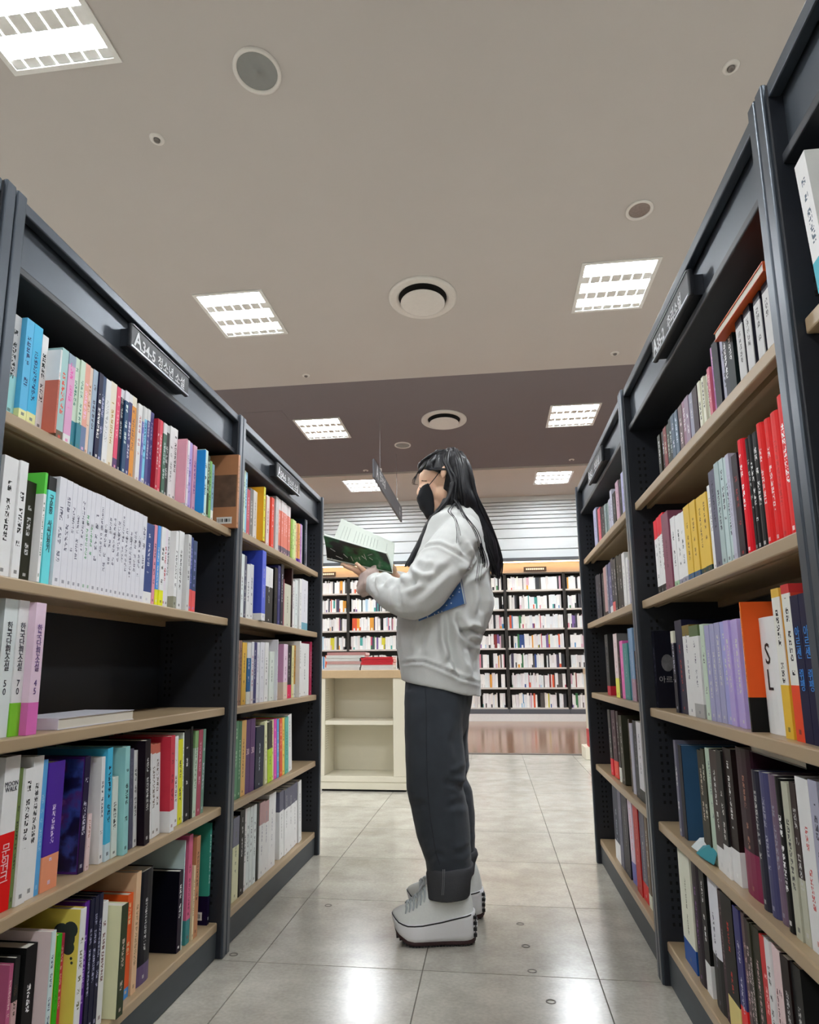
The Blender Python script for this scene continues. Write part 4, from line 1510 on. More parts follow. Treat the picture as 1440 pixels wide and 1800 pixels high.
# ------------------------------------------------------------------ the person
def P3(px, py, Y, r=None):
    p = at(px, py, Y)
    return (p.x, p.y, p.z) if r is None else (p.x, p.y, p.z, r)
def ring_fb(f, b, bw, Yc, n=28, e=2.4):
    """closed section through a front and a back point (pixels) with half width bw across the view"""
    A, B = at(f[0], f[1], Yc), at(b[0], b[1], Yc)
    c = (A + B) / 2
    h = (B - A) / 2
    out = []
    for q in range(n):
        a = 2 * math.pi * q / n
        ca, sa = math.cos(a), math.sin(a)
        u = math.copysign(abs(ca) ** (2 / e), ca)
        v = math.copysign(abs(sa) ** (2 / e), sa)
        p = c + h * u
        out.append((p.x, p.y + bw * v, p.z))
    return out
def seg_dist(xz, a, b):
    a, b = np.array(a), np.array(b)
    d = b - a
    t = np.clip(((xz - a) @ d) / max(d @ d, 1e-12), 0, 1)
    return np.linalg.norm(xz - (a + t[:, None] * d), axis=1), t
def crease_fn(creases, Yref, amp_noise=.003, nscale=9., ymax=None, aniso=(1, 1, 1), extra=None, gain=1.5):
    """press fold lines (pixel polylines) into the side of a garment that faces the viewer, plus soft wrinkles"""
    lines = []
    for pts, depth, width in creases:
        lines.append(([(at(x, y, Yref).x, at(x, y, Yref).z) for x, y in pts], depth, width))
    def fn(co, no):
        d = np.zeros(len(co))
        xz = co[:, [0, 2]]
        face = np.clip(-no[:, 1] * 1.6 + .35, 0, 1)
        for pts, depth, width in lines:
            best = np.full(len(co), 9.)
            tt = np.zeros(len(co))
            L = len(pts) - 1
            for i in range(L):
                q, t = seg_dist(xz, pts[i], pts[i + 1])
                m_ = q < best
                best[m_] = q[m_]
                tt[m_] = (i + t[m_]) / L
            fade = np.clip(np.minimum(tt, 1 - tt) * 5 + .25, 0, 1)
            g = best / width
            d += gain * face * fade * depth * (-np.exp(-g * g) + .75 * np.exp(-((g - 1.9) / 1.0) ** 2))
        if amp_noise:
            w = np.array([mnoise.noise(Vector((p[0] * nscale * aniso[0], p[1] * nscale * aniso[1], p[2] * nscale * aniso[2]))) for p in co])
            w2 = np.array([mnoise.noise(Vector((p[0] * nscale * 2.3 + 5, p[1] * nscale * 2.3, p[2] * nscale * 2.3))) for p in co])
            d += amp_noise * (w + .4 * w2)
        if extra is not None:
            d += extra(co, no)
        return co + no * d[:, None]
    return fn

YB = 2.72
person = empty('person', (at(770, 1650, YB).x, YB, 0))
tag(person, 'person with long black hair, black mask and grey sweatshirt reading an open book', 'person')
bpy.context.view_layer.update()
def keep(o):
    """parent under the person without moving it"""
    o.parent = person
    o.matrix_parent_inverse = Matrix.Translation(-Vector(person.location))
    return o

M_SKIN = mat('skin', 'efc4a6', .5, .4, var=.06, scale=40)
M_SKIN.node_tree.nodes['Principled BSDF'].inputs['Subsurface Weight'].default_value = .12
M_SKIN.node_tree.nodes['Principled BSDF'].inputs['Subsurface Radius'].default_value = (.01, .004, .002)
M_SWEAT = mat('heather grey jersey', 'dee0de', .9, .2, var=.07, scale=420, bump=.35, bscale=900, sheen=.25)
M_RIB = mat('ribbed cuff jersey', 'd2bcb4', .9, .2, var=.08, scale=300, bump=.35, bscale=700, sheen=.2)
M_JEAN = mat('washed black denim', '3a3f46', .85, .25, var=.28, scale=16, bump=.4, bscale=1100, sheen=.15)
M_CUFF = mat('denim turn-up', '4b4c50', .9, .2, var=.15, scale=200, bump=.4, bscale=1100)
M_SEAM = mat('denim seam', '2b2f35', .9)
M_STITCH = mat('grey stitching', '6f7175', .8)

# --- body: one continuous surface (head, neck, trunk, arms, hands, legs)
V, Fc = [], []
HY = 2.70
def B(px, py, r, Y=HY, rot=None):
    p = at(px, py, Y)
    ball(V, Fc, (p.x, p.y, p.z), r, 20, 14, rot)
B(783, 836, (.092, .071, .088))                 # cranium
B(756, 842, (.043, .058, .048))                 # forehead
B(759, 866, (.046, .057, .062), rot=R(-14))     # cheeks
B(765, 892, (.040, .046, .040))                 # jaw
B(757, 905, (.022, .026, .020))                 # chin
B(778, 872, (.040, .060, .050))                 # jaw angle
tube(V, Fc, [P3(742, 852, HY, .009), P3(738.5, 861, HY, .011), P3(737.5, 868, HY, .013)], 10)   # nose
B(744, 851, (.016, .034, .011))                 # brow ridge
for sgn in (-1, 1):
    c = at(747, 860, HY)
    ball(V, Fc, (c.x + .003, HY + sgn * .031, c.z), (.013, .014, .012), 12, 8)          # eyelids
    c = at(783, 845, HY)
    ball(V, Fc, (c.x, HY + sgn * .086, c.z + .012), (.013, .009, .026), 12, 8, R(12))   # ears
tube(V, Fc, [P3(788, 868, HY + .01, .052), P3(797, 890, HY + .01, .053), P3(803, 915, HY + .02, .06)], 14)  # neck
tube(V, Fc, [P3(800, 925, YB, .08), P3(795, 1000, YB, .10), P3(780, 1100, YB, .10), P3(775, 1160, YB, .09)], 16)   # trunk
for sg_, Yc, hipx in ((-1, 2.64, 768), (1, 2.84, 772)):
    tube(V, Fc, [P3(hipx, 1215, Yc, .066), P3(768, 1360, Yc, .06), P3(785, 1500, Yc, .045), P3(793, 1570, Yc, .04)], 12)
# near (left) arm and far (right) arm
tube(V, Fc, [P3(800, 945, 2.58, .05), P3(765, 1010, 2.50, .045), P3(727, 1050, 2.49, .04), P3(685, 1034, 2.535, .033), P3(650, 1016, 2.57, .026)], 12)
tube(V, Fc, [P3(795, 945, 2.86, .05), P3(765, 1010, 2.93, .045), P3(735, 1045, 2.92, .04), P3(708, 1030, 2.84, .033), P3(692, 1015, 2.78, .026)], 12)
def finger(pts, r0, r1):
    n = len(pts)
    tube(V, Fc, [P3(x, y, Y, r0 + (r1 - r0) * i / (n - 1)) for i, (x, y, Y) in enumerate(pts)], 10, k=4)
# left hand: palm under the near half of the book, fingers spread along the cover
for x, y, Y, r in ((648, 1013, 2.572, (.026, .022, .024)), (640, 1008, 2.575, (.026, .026, .018)), (632, 1003, 2.58, (.024, .028, .015))):
    c = at(x, y, Y)
    ball(V, Fc, (c.x, c.y, c.z), r, 14, 10)
finger([(630, 1004, 2.555), (620, 1000, 2.553), (611, 996, 2.556), (606, 994, 2.562)], .0095, .0072)
finger([(629, 1002, 2.572), (617, 999, 2.572), (607, 995, 2.576), (601, 992, 2.585)], .0098, .0074)
finger([(629, 1001, 2.590), (617, 998, 2.592), (608, 994, 2.596), (603, 991, 2.603)], .0095, .0072)
finger([(631, 1001, 2.607), (622, 998, 2.612), (615, 995, 2.617), (611, 993, 2.622)], .0085, .0064)
finger([(645, 1008, 2.553), (638, 1001, 2.538), (632, 996, 2.532), (627, 991, 2.529)], .0105, .0080)   # thumb up the side
# right hand: holds the foot of the far half, thumb over the page edge
for x, y, Y, r in ((690, 1012, 2.765, (.026, .022, .024)), (684, 1008, 2.748, (.024, .026, .018))):
    c = at(x, y, Y)
    ball(V, Fc, (c.x, c.y, c.z), r, 14, 10)
finger([(680, 1006, 2.752), (671, 1000, 2.750), (664, 994, 2.745), (660, 989, 2.738)], .0095, .0072)
finger([(681, 1006, 2.736), (671, 1001, 2.732), (663, 996, 2.728), (658, 991, 2.722)], .0098, .0074)
finger([(682, 1007, 2.722), (673, 1004, 2.716), (666, 1001, 2.711), (661, 997, 2.706)], .0095, .0072)
finger([(684, 1009, 2.710), (677, 1008, 2.703), (671, 1006, 2.698), (667, 1003, 2.694)], .0085, .0064)
finger([(692, 1008, 2.738), (694, 1001, 2.722), (692, 996, 2.708), (688, 993, 2.698)], .0105, .0080)
bd = keep(remesh('body', V, Fc, .0042, M_SKIN, None, 3))

# --- face details
M_LASH = mat('dark lashes', '1b1614', .7)
V, Fc = [], []
for sgn in (-1, 1):
    S_ = [surf(bd, x, y, .0006) for x, y in ((738.5, 857.5), (741.5, 860), (745.5, 860), (750, 857))]
    tube(V, Fc, [(p.x, p.y if sgn < 0 else 2 * HY - p.y, p.z, .0019) for p in S_ if p], 8)
keep(obj('eyelashes', mesh('eyelashes', V, Fc, [M_LASH], smooth=True)))
V, Fc = [], []
for sgn in (-1, 1):
    S_ = [surf(bd, x, y, .0004) for x, y in ((737, 847.5), (742, 845), (750, 845.5))]
    tube(V, Fc, [(p.x, p.y if sgn < 0 else 2 * HY - p.y, p.z, .0019) for p in S_ if p], 8)
keep(obj('eyebrows', mesh('eyebrows', V, Fc, [mat('brown brow hair', '5a463a', .8)], smooth=True)))

# --- black face mask: a shell with its centre fold, pleats and ear loops
M_MASK = mat('black mask fabric', '14151a', .75, .3, var=.1, scale=300, bump=.3, bscale=900)
cen = [(740, 862), (735, 870), (733.5, 881), (738, 893), (745, 904), (753, 914), (760, 917)]
sid = [(755, 857), (758, 864), (762, 874), (764, 884), (765, 896), (764, 906), (763, 914)]
NU = 14
V, Fc = [], []
grid = []
for q, (c_, s_) in enumerate(zip(catmull(cen, 3), catmull(sid, 3))):
    row = []
    pc, ps = at(c_[0], c_[1], HY), at(s_[0], s_[1], HY)
    for i in range(NU + 1):
        a = math.pi * i / NU
        u = math.sin(a) ** .75
        y = -math.cos(a)
        p = ps.lerp(pc, u)
        pl = .0015 * math.sin(q * 1.5)
        row.append(Vector((p.x - pl * u, HY + y * .066, p.z)))
    grid.append(row)
nr = len(grid)
for row in grid:
    V += row
for row in grid:
    V += [Vector((p.x + .0025, HY + (p.y - HY) * .965, p.z)) for p in row]
N1 = NU + 1
off = nr * N1
for q in range(nr - 1):
    for i in range(NU):
        a = q * N1 + i
        Fc.append((a, a + 1, a + N1 + 1, a + N1))
        Fc.append((off + a + N1, off + a + N1 + 1, off + a + 1, off + a))
edge = [i for i in range(NU + 1)] + [q * N1 + NU for q in range(1, nr)] + [(nr - 1) * N1 + i for i in range(NU - 1, -1, -1)] + [q * N1 for q in range(nr - 2, 0, -1)]
for a, b in zip(edge, edge[1:] + edge[:1]):
    Fc.append((b, a, off + a, off + b))
msk = keep(obj('face_mask', mesh('face_mask', V, Fc, [M_MASK], smooth=True)))
for sgn in (-1, 1):
    V, Fc = [], []
    tube(V, Fc, [(*P3(757, 860, HY)[:1], HY + sgn * .066, P3(757, 860, HY)[2], .0017), (*P3(768, 848, HY)[:1], HY + sgn * .073, P3(768, 848, HY)[2], .0017), (*P3(780, 834, HY)[:1], HY + sgn * .083, P3(780, 834, HY)[2], .0017),
                 (*P3(787, 838, HY)[:1], HY + sgn * .081, P3(787, 838, HY)[2], .0017)], 8)
    lp = obj('ear_loop', mesh('ear_loop', V, Fc, [M_MASK], smooth=True), msk)

# --- hair: a continuous mass plus separate locks
def hair_mat():
    m, nt, b = new_mat('black hair')
    N, L = nt.nodes, nt.links
    tc = N.new('ShaderNodeTexCoord')
    mp = N.new('ShaderNodeMapping'); mp.inputs['Scale'].default_value = (240, 240, 14)
    L.new(tc.outputs['Object'], mp.inputs[0])
    nz = N.new('ShaderNodeTexNoise'); nz.inputs['Scale'].default_value = 1; nz.inputs['Detail'].default_value = 3
    L.new(mp.outputs[0], nz.inputs['Vector'])
    r = N.new('ShaderNodeValToRGB')
    r.color_ramp.elements[0].color = (.004, .004, .006, 1)
    r.color_ramp.elements[1].color = (.012, .012, .016, 1)
    L.new(nz.outputs[0], r.inputs[0]); L.new(r.outputs[0], b.inputs['Base Color'])
    bp = N.new('ShaderNodeBump'); bp.inputs['Strength'].default_value = .45; bp.inputs['Distance'].default_value = .002
    L.new(nz.outputs[0], bp.inputs['Height']); L.new(bp.outputs[0], b.inputs['Normal'])
    b.inputs['Roughness'].default_value = .40
    b.inputs['Specular IOR Level'].default_value = .45
    return m
M_HAIR = hair_mat()
V, Fc = [], []
c = at(786, 834, HY)
ball(V, Fc, (c.x, HY, c.z), (.099, .084, .099), 24, 16)
# the crown and fringe, cut away in front by the separate face (kept behind the hairline)
rings = [ring_fb((792, 797), (812, 798), .03, HY), ring_fb((784, 812), (824, 812), .075, HY), ring_fb((785, 830), (829, 830), .092, HY), ring_fb((786, 850), (832, 850), .096, HY),
         ring_fb((786, 870), (836, 868), .094, HY), ring_fb((780, 888), (844, 884), .090, HY + .005), ring_fb((786, 905), (854, 903), .085, HY + .02), ring_fb((818, 930), (864, 928), .09, HY + .04),
         ring_fb((842, 960), (875, 956), .09, HY + .05), ring_fb((856, 990), (881, 986), .08, HY + .05), ring_fb((866, 1012), (880, 1010), .05, HY + .05)]
loft(V, Fc, rings)
rings = [ring_fb((734, 828), (745, 822), .035, HY), ring_fb((735, 819), (775, 800), .062, HY), ring_fb((755, 803), (800, 792), .06, HY)]
loft(V, Fc, rings)
loft(V, Fc, [ring_fb((757, 906), (776, 900), .03, HY - .035), ring_fb((747, 924), (768, 917), .034, HY - .035), ring_fb((737, 946), (757, 940), .032, HY - .04), ring_fb((725, 970), (743, 966), .026, HY - .05), ring_fb((713, 990), (724, 990), .014, HY - .06), ring_fb((711, 996), (715, 996), .006, HY - .06)])
face_c = at(757, 868, HY)
def carve(co, no):
    """open the hair mass around the face and wave its surface"""
    d = .0025 * np.array([mnoise.noise(Vector((p[0] * 90, p[1] * 90, p[2] * 7))) for p in co])
    co = co + no * d[:, None]
    # push everything in front of the hairline back inside the skull
    f0 = at(728, 827, HY); f1 = at(762, 834, HY); f2 = at(786, 846, HY); f3 = at(779, 872, HY)
    px = np.interp(-co[:, 2], [-f0.z, -f1.z, -f2.z, -f3.z], [f0.x, f1.x, f2.x, f3.x])
    m_ = (co[:, 2] < f0.z) & (co[:, 2] > f3.z - .02) & (co[:, 0] < px)
    co[m_, 0] = np.maximum(co[m_, 0], px[m_])
    co[m_, 1] = HY + (co[m_, 1] - HY) * .93
    return co
keep(remesh('hair', V, Fc, .005, M_HAIR, None, 2, carve))
rh = random.Random(5)
V, Fc = [], []
def lock(pts, r0, n, spread, taper=.25, flat=.55):
    for q in range(n):
        ox, oy, oz = (rh.gauss(0, spread) for _ in range(3))
        L = len(pts)
        Q = []
        for i, (x, y, Y) in enumerate(pts):
            p = at(x, y, Y)
            t = i / (L - 1)
            k = .35 + .65 * t
            Q.append((p.x + ox * k + rh.gauss(0, .002), p.y + oy * k, p.z + oz * .3 * k, r0 * (1 - (1 - taper) * t) * rh.uniform(.7, 1.2)))
        tube(V, Fc, Q, 6, flat, 4)
# from the parting over the side of the head and behind the ear
N_ = HY - .09
lock([(760, 803, HY - .03), (748, 815, HY - .062), (741, 826, HY - .070), (737, 832, HY - .062)], .0075, 7, .004)
lock([(775, 793, HY - .03), (757, 812, HY - .078), (757, 823, HY - .082), (770, 825, HY - .088), (786, 825, HY - .094)], .0085, 9, .003)
lock([(790, 790, HY - .03), (784, 808, HY - .085), (789, 824, HY - .094), (798, 846, HY - .10), (799, 880, HY - .10), (800, 900, HY - .085)], .009, 12, .0045)
lock([(800, 792, HY - .03), (808, 812, HY - .085), (812, 840, HY - .098), (815, 870, HY - .098), (822, 900, HY - .07), (845, 935, HY - .05), (862, 975, HY - .04), (872, 1010, HY - .02)], .009, 20, .007)
lock([(808, 796, HY - .02), (822, 818, HY - .06), (829, 845, HY - .06), (835, 872, HY - .05), (850, 905, HY - .03), (868, 945, HY), (879, 985, HY + .02), (876, 1015, HY + .03)], .009, 16, .007)
lock([(796, 850, HY - .10), (790, 874, HY - .098), (776, 892, HY - .092), (768, 904, HY - .082), (760, 914, HY - .06), (748, 935, HY - .05), (735, 962, HY - .06), (718, 994, HY - .075)], .008, 14, .0055)
lock([(782, 880, HY - .085), (768, 905, HY - .07), (752, 930, HY - .05), (738, 955, HY - .05), (716, 992, HY - .065)], .009, 12, .005)
lock([(800, 880, HY - .10), (808, 896, HY - .11), (820, 915, HY - .125), (838, 945, HY - .12), (850, 985, HY - .10), (848, 1005, HY - .09)], .004, 9, .008, .2)
lock([(800, 885, HY - .11), (790, 899, HY - .155), (800, 912, HY - .20), (806, 935, HY - .225), (805, 955, HY - .232)], .0014, 4, .006, .4)
lock([(805, 880, HY - .10), (815, 905, HY - .16), (835, 935, HY - .17), (842, 970, HY - .16), (836, 1020, HY - .15)], .002, 5, .008, .3)
lock([(742, 822, HY - .05), (734, 832, HY - .06), (727, 842, HY - .055), (726, 850, HY - .05), (732, 852, HY - .05)], .0012, 4, .0025, .5)
lock([(742, 822, HY + .05), (734, 832, HY + .06), (729, 842, HY + .055), (727, 851, HY + .05)], .0015, 4, .0025, .5)
lock([(795, 790, HY + .03), (800, 815, HY + .088), (805, 850, HY + .10), (812, 890, HY + .10), (840, 935, HY + .09), (866, 985, HY + .08)], .010, 14, .008)
lock([(770, 795, HY + .03), (752, 815, HY + .075), (750, 830, HY + .085), (775, 850, HY + .098), (775, 890, HY + .09)], .009, 9, .004)
hl = obj('hair_locks', mesh('hair_locks', V, Fc, [M_HAIR], smooth=True))
keep(hl)
hl['kind'] = 'stuff'

# --- sweatshirt
V, Fc = [], []
TR = [((707, 1194), (847, 1226), .165), ((704, 1165), (846, 1200), .178), ((699, 1130), (842, 1150), .178), ((699, 1105), (848, 1120), .178), ((700, 1085), (862, 1088), .178),
      ((706, 1050), (868, 1060), .176), ((716, 1015), (864, 1025), .174), ((731, 975), (859, 985), .172), ((745, 940), (852, 945), .165), ((756, 915), (844, 915), .15), ((766, 902), (835, 899), .115), ((774, 896), (826, 891), .07)]
loft(V, Fc, [ring_fb(f, b, w, YB) for f, b, w in TR])
tube(V, Fc, [P3(812, 940, 2.60, .078), P3(790, 972, 2.53, .084), P3(764, 1012, 2.492, .086), P3(742, 1040, 2.478, .084), P3(722, 1053, 2.482, .074), P3(700, 1047, 2.505, .066), P3(678, 1036, 2.532, .056), P3(660, 1028, 2.552, .044), P3(653, 1025, 2.56, .040)], 20)
tube(V, Fc, [P3(806, 940, 2.84, .078), P3(786, 980, 2.91, .082), P3(762, 1020, 2.94, .08), P3(738, 1042, 2.92, .072), P3(716, 1034, 2.87, .06), P3(700, 1022, 2.82, .045)], 18)
CR_ = [([(740, 972), (757, 966), (775, 965), (797, 976), (824, 992)], .0035, .006),
       ([(723, 1008), (731, 1022), (736, 1038)], .010, .012), ([(736, 1002), (752, 1012), (770, 1010)], .006, .012), ([(676, 1033), (682, 1022), (694, 1016), (706, 1017)], .009, .010),
       ([(706, 1036), (708, 1055), (709, 1072)], .006, .010), ([(664, 1016), (661, 1028), (667, 1046)], .006, .007), ([(718, 1040), (740, 1030), (760, 1030)], .007, .012),
       ([(797, 1000), (775, 1022), (755, 1042), (735, 1060)], .006, .012), ([(838, 962), (845, 985), (832, 1004), (815, 1018)], .012, .011), ([(812, 960), (820, 980)], .006, .010),
       ([(751, 1090), (746, 1118), (737, 1150)], .006, .014), ([(788, 1080), (790, 1125), (798, 1160), (810, 1188)], .014, .012), ([(803, 1086), (812, 1110), (835, 1128)], .010, .012),
       ([(815, 1112), (828, 1107), (842, 1110)], .016, .011), ([(792, 1155), (783, 1174)], .005, .010), ([(826, 1135), (834, 1160), (838, 1190)], .009, .012), ([(845, 1020), (850, 1050), (846, 1080)], .007, .012),
       ([(768, 1090), (764, 1125), (770, 1160)], .004, .016), ([(704, 1166), (725, 1163), (746, 1163), (777, 1175), (810, 1191), (845, 1203)], .006, .005)]
def flare(co, no):
    return np.zeros(len(co))
keep(remesh('sweatshirt', V, Fc, .0062, M_SWEAT, None, 3, crease_fn(CR_, 2.56, .0055, 8.5, aniso=(1, 1, 1.3))))
# gathered pinkish cuff at the near wrist
V, Fc = [], []
a0, a1 = np.array(P3(656, 1026, 2.558)), np.array(P3(634, 1015, 2.572))
ax = (a1 - a0) / np.linalg.norm(a1 - a0)
e1 = np.cross(ax, [0, 1, 0]); e1 /= np.linalg.norm(e1)
e2 = np.cross(ax, e1)
rings = []
for q in range(15):
    t = q / 14
    rr_ = .036 + .020 * math.sin(math.pi * min(1, t * 1.1)) ** .8 - .006 * t
    ring = []
    for i in range(40):
        a = 2 * math.pi * i / 40
        w_ = 1 + .09 * math.sin(5 * a + 2.2 * math.sin(3 * t * 3)) + .05 * math.sin(9 * a + 7 * t)
        ring.append(a0 + ax * (t * .052 + .004 * math.sin(4 * a)) + rr_ * w_ * (math.cos(a) * e1 * 1.12 + math.sin(a) * e2 * .85))
    rings.append(ring)
loft(V, Fc, rings)
keep(remesh('sleeve_cuff', V, Fc, .004, M_RIB, None, 2))
bpy.data.objects['sleeve_cuff']['label'] = 'pinkish beige gathered cuff'

# --- jeans
V, Fc = [], []
loft(V, Fc, [ring_fb((717, 1165), (836, 1180), .145, YB), ring_fb((714, 1200), (832, 1215), .155, YB), ring_fb((712, 1235), (828, 1240), .163, YB), ring_fb((716, 1275), (820, 1278), .150, YB), ring_fb((730, 1310), (806, 1310), .115, YB), ring_fb((745, 1335), (790, 1335), .06, YB)])
NL = [(713, 817, 1215), (712, 815, 1240), (712.5, 813, 1300), (713.5, 820, 1350), (715, 814, 1385), (723, 823, 1419), (733, 827, 1469), (749, 829, 1512), (753, 828, 1550)]
loft(V, Fc, [ring_fb((a, y), (b, y), w, 2.635) for (a, b, y), w in zip(NL, (.070, .086, .094, .094, .092, .090, .086, .080, .076))])
FL = [(724, 827, 1240), (724, 822, 1300), (724, 826, 1343), (726, 821, 1367), (730, 831, 1390), (736, 834, 1430), (744, 835, 1484), (752, 836, 1515)]
loft(V, Fc, [ring_fb((a, y), (b, y), w, 2.85) for (a, b, y), w in zip(FL, (.088, .092, .092, .09, .09, .086, .080, .076))])
JC = [([(813, 1386), (800, 1378), (783, 1374)], .010, .010), ([(821, 1352), (808, 1362), (790, 1366)], .007, .011), ([(812, 1270), (800, 1300), (806, 1335)], .006, .014), ([(824, 1420), (806, 1412), (790, 1416)], .006, .011),
      ([(722, 1420), (738, 1412), (750, 1414)], .005, .011), ([(828, 1490), (812, 1500), (795, 1498)], .006, .010), ([(752, 1516), (765, 1500), (785, 1506)], .006, .010), ([(737, 1480), (752, 1470)], .004, .010)]
jn = keep(remesh('jeans', V, Fc, .0062, M_JEAN, None, 3, crease_fn(JC, 2.56, .0035, 9., aniso=(1, 1, .6), gain=.75)))
V, Fc = [], []
sm = [(748, 1205), (749.5, 1260), (750, 1320), (752, 1380), (756, 1430), (765, 1490), (773, 1520)]
tube(V, Fc, [(*surf(jn, x, y, -.0004), .0016) for x, y in [p[:2] for p in catmull(sm, 4)] if surf(jn, x, y)], 6, smooth=False)
keep(obj('side_seam', mesh('side_seam', V, Fc, [M_SEAM], smooth=True)))
for Yc, yt, yb, xa, xb, xc, xd, w_ in ((2.635, 1522, 1573, 753, 831, 750, 826, .086), (2.85, 1497, 1536, 752, 837, 755, 835, .084)):
    outer, inner = [], []
    rings = []
    for q, (dy, dx, s_) in enumerate(((0, 0, .90), (-3, 0, .96), (0, -1.2, 1.0), (8, -2, 1.02), (.5, 0, 1.0), (.95, 0, .985), (1.0, 0, .95), (.9, 0, .90))):
        if q < 4:
            y = yt + dy
            f, b_ = xa + dx, xb - dx
        else:
            y = yt + (yb - yt) * dy
            f, b_ = xa + (xc - xa) * dy, xb + (xd - xb) * dy
        cx_ = (f + b_) / 2
        hw = (b_ - f) / 2 * s_
        tl = 5 * (1 if q < 4 else .2)
        rings.append(ring_fb((cx_ - hw, y + tl * .5), (cx_ + hw, y - tl * .5), w_ * s_, Yc, 36))
    V, Fc = [], []
    loft(V, Fc, rings, caps=False)
    # roughen the roll
    V = [(x + .0018 * math.sin(60 * z + 9 * y), y + .0018 * math.sin(47 * x + 31 * z), z + .0012 * math.sin(80 * x)) for x, y, z in V]
    keep(obj('trouser_cuff', mesh('trouser_cuff', V, Fc, [M_CUFF], smooth=True)))
V, Fc = [], []
for dx in (-1.2, 1.6):
    tube(V, Fc, [P3(780 + dx, 1529, 2.549, .0016), P3(779.5 + dx, 1550, 2.547, .0016), P3(778 + dx, 1573, 2.5475, .0016)], 6)
keep(obj('cuff_stitch', mesh('cuff_stitch', V, Fc, [M_STITCH], smooth=True)))

# --- shoes
M_CANVAS = mat('white canvas', 'eef1ee', .75, .3, var=.05, scale=200, bump=.25, bscale=1200)
M_SOLE = mat('white rubber sole', 'efeff2', .45, .4, var=.04, scale=12)
M_OUT = mat('black rubber outsole', '17171a', .6)
M_GUM = mat('brown rubber tread', '3a2223', .6)
M_LACE = mat('grey white laces', 'c3cacd', .8)
def shoe(name, toe, heel, width):
    """toe and heel points on the floor; high canvas upper on a thick wavy sole"""
    t = empty(name, (0, 0, 0))
    T, H = Vector((*toe, 0)), Vector((*heel, 0))
    L = (H - T).length
    ex = (H - T) / L                     # towards the heel
    ey = Vector((-ex.y, ex.x, 0))
    def W3(u, v, z):
        p = T + ex * (u * L) + ey * v
        return (p.x, p.y, z)
    def half(u):                         # plan half width
        a = max(0., 1 - ((u - .30) / .30) ** 2) if u < .30 else 1.
        b = 1 - .16 * max(0, (u - .30)) / .35 if u < .65 else .84
        c_ = math.sqrt(max(0., 1 - ((u - .86) / .14) ** 2)) if u > .86 else 1.
        return width / 2 * math.sqrt(a) * b * c_
    us = [0.0008, .012, .035, .07, .12, .18, .26, .36, .48, .60, .70, .78, .85, .90, .94, .97, .988, .9992]
    def zlow(u):
        return .034 * max(0, 1 - u / .24) ** 1.6 + .006 * max(0, (u - .9) / .1) ** 2
    def ztop(u):
        return float(np.interp(u, [0, .06, .16, .35, .6, .85, 1], [.094, .078, .068, .069, .078, .092, .100]))
    def slab(nm, z0f, z1f, grow, m, par, bulge=.0):
        rings = []
        for u in us:
            h = half(u) + grow
            uu = u - (grow / L) * (1 if u < .1 else -1 if u > .9 else 0)
            a, b_ = z0f(u), z1f(u)
            pr = [(-1, a), (-1 - bulge, a + (b_ - a) * .25), (-1 - bulge * .2, a + (b_ - a) * .55), (-1 - bulge * .5, a + (b_ - a) * .8), (-.97, b_), (.97, b_), (1 + bulge * .5, a + (b_ - a) * .8), (1 + bulge * .2, a + (b_ - a) * .55), (1 + bulge, a + (b_ - a) * .25), (1, a)]
            rings.append([W3(uu + min(1, max(0, (ztop(u) - z) / max(ztop(u) - zlow(u), 1e-6))) * .06 * max(0, 1 - u / .16) ** 1.2, v * h, z) for v, z in pr])
        Vv, Ff = [], []
        loft(Vv, Ff, rings)
        return obj(nm, mesh(nm, Vv, Ff, [m], smooth=True), par)
    so = slab('sole', lambda u: zlow(u) + .016, ztop, .004, M_SOLE, t, .07)
    slab('outsole', lambda u: zlow(u) + .006, lambda u: zlow(u) + .019, .005, M_GUM, so)
    # tread lugs
    Vv, Ff = [], []
    k = 0
    nl = 26
    for i in range(nl):
        u = .06 + .92 * i / (nl - 1)
        h = half(u) - .004
        if u < .1:
            h *= .7
        for s_ in (-1, 1):
            c0 = np.array(W3(u, s_ * (h - .006), 0))
            lz = zlow(u)
            hw = .0038
            p = [W3(u - hw / L, s_ * (h + .0065), lz + .0005), W3(u + hw / L, s_ * (h + .0065), lz + .0005), W3(u + hw / L, s_ * (h - .02), lz), W3(u - hw / L, s_ * (h - .02), lz),
                 W3(u - hw / L, s_ * (h + .0065), lz + .016), W3(u + hw / L, s_ * (h + .0065), lz + .016), W3(u + hw / L, s_ * (h - .02), lz + .016), W3(u - hw / L, s_ * (h - .02), lz + .016)]
            n0 = len(Vv)
            Vv += p
            Ff += [tuple(n0 + q for q in f) for f in ((0, 3, 2, 1), (4, 5, 6, 7), (0, 1, 5, 4), (1, 2, 6, 5), (2, 3, 7, 6), (3, 0, 4, 7))]
    for z_ in (.03, .048, .066, .084):        # teeth up the heel
        for v in (-.3, -.1, .1, .3):
            c0 = W3(1.0, v * width, z_)
            box(Vv, Ff, c0[0] - .006, c0[0] + .0055, c0[1] - .006, c0[1] + .006, z_ - .005, z_ + .005)
    o = obj('tread', mesh('tread', Vv, Ff, [M_OUT]), so)
    o['kind'] = 'stuff'
    # black line around the top of the sole
    line = [W3(u, half(u) + .0045, ztop(u) - .003) for u in us] + [W3(u, -half(u) - .0045, ztop(u) - .003) for u in reversed(us)]
    Vv, Ff = [], []
    tube(Vv, Ff, [(*p, .0021) for p in line + line[:1]], 6, smooth=False)
    obj('sole_stripe', mesh('sole_stripe', Vv, Ff, [M_OUT], smooth=True), so)
    # upper
    def top(u):
        return float(np.interp(u, [0, .02, .08, .16, .26, .36, .46, .56, .7, .9, .97, 1], [.098, .103, .112, .118, .134, .160, .190, .215, .215, .205, .15, .11]))
    Vv, Ff = [], []
    rings = []
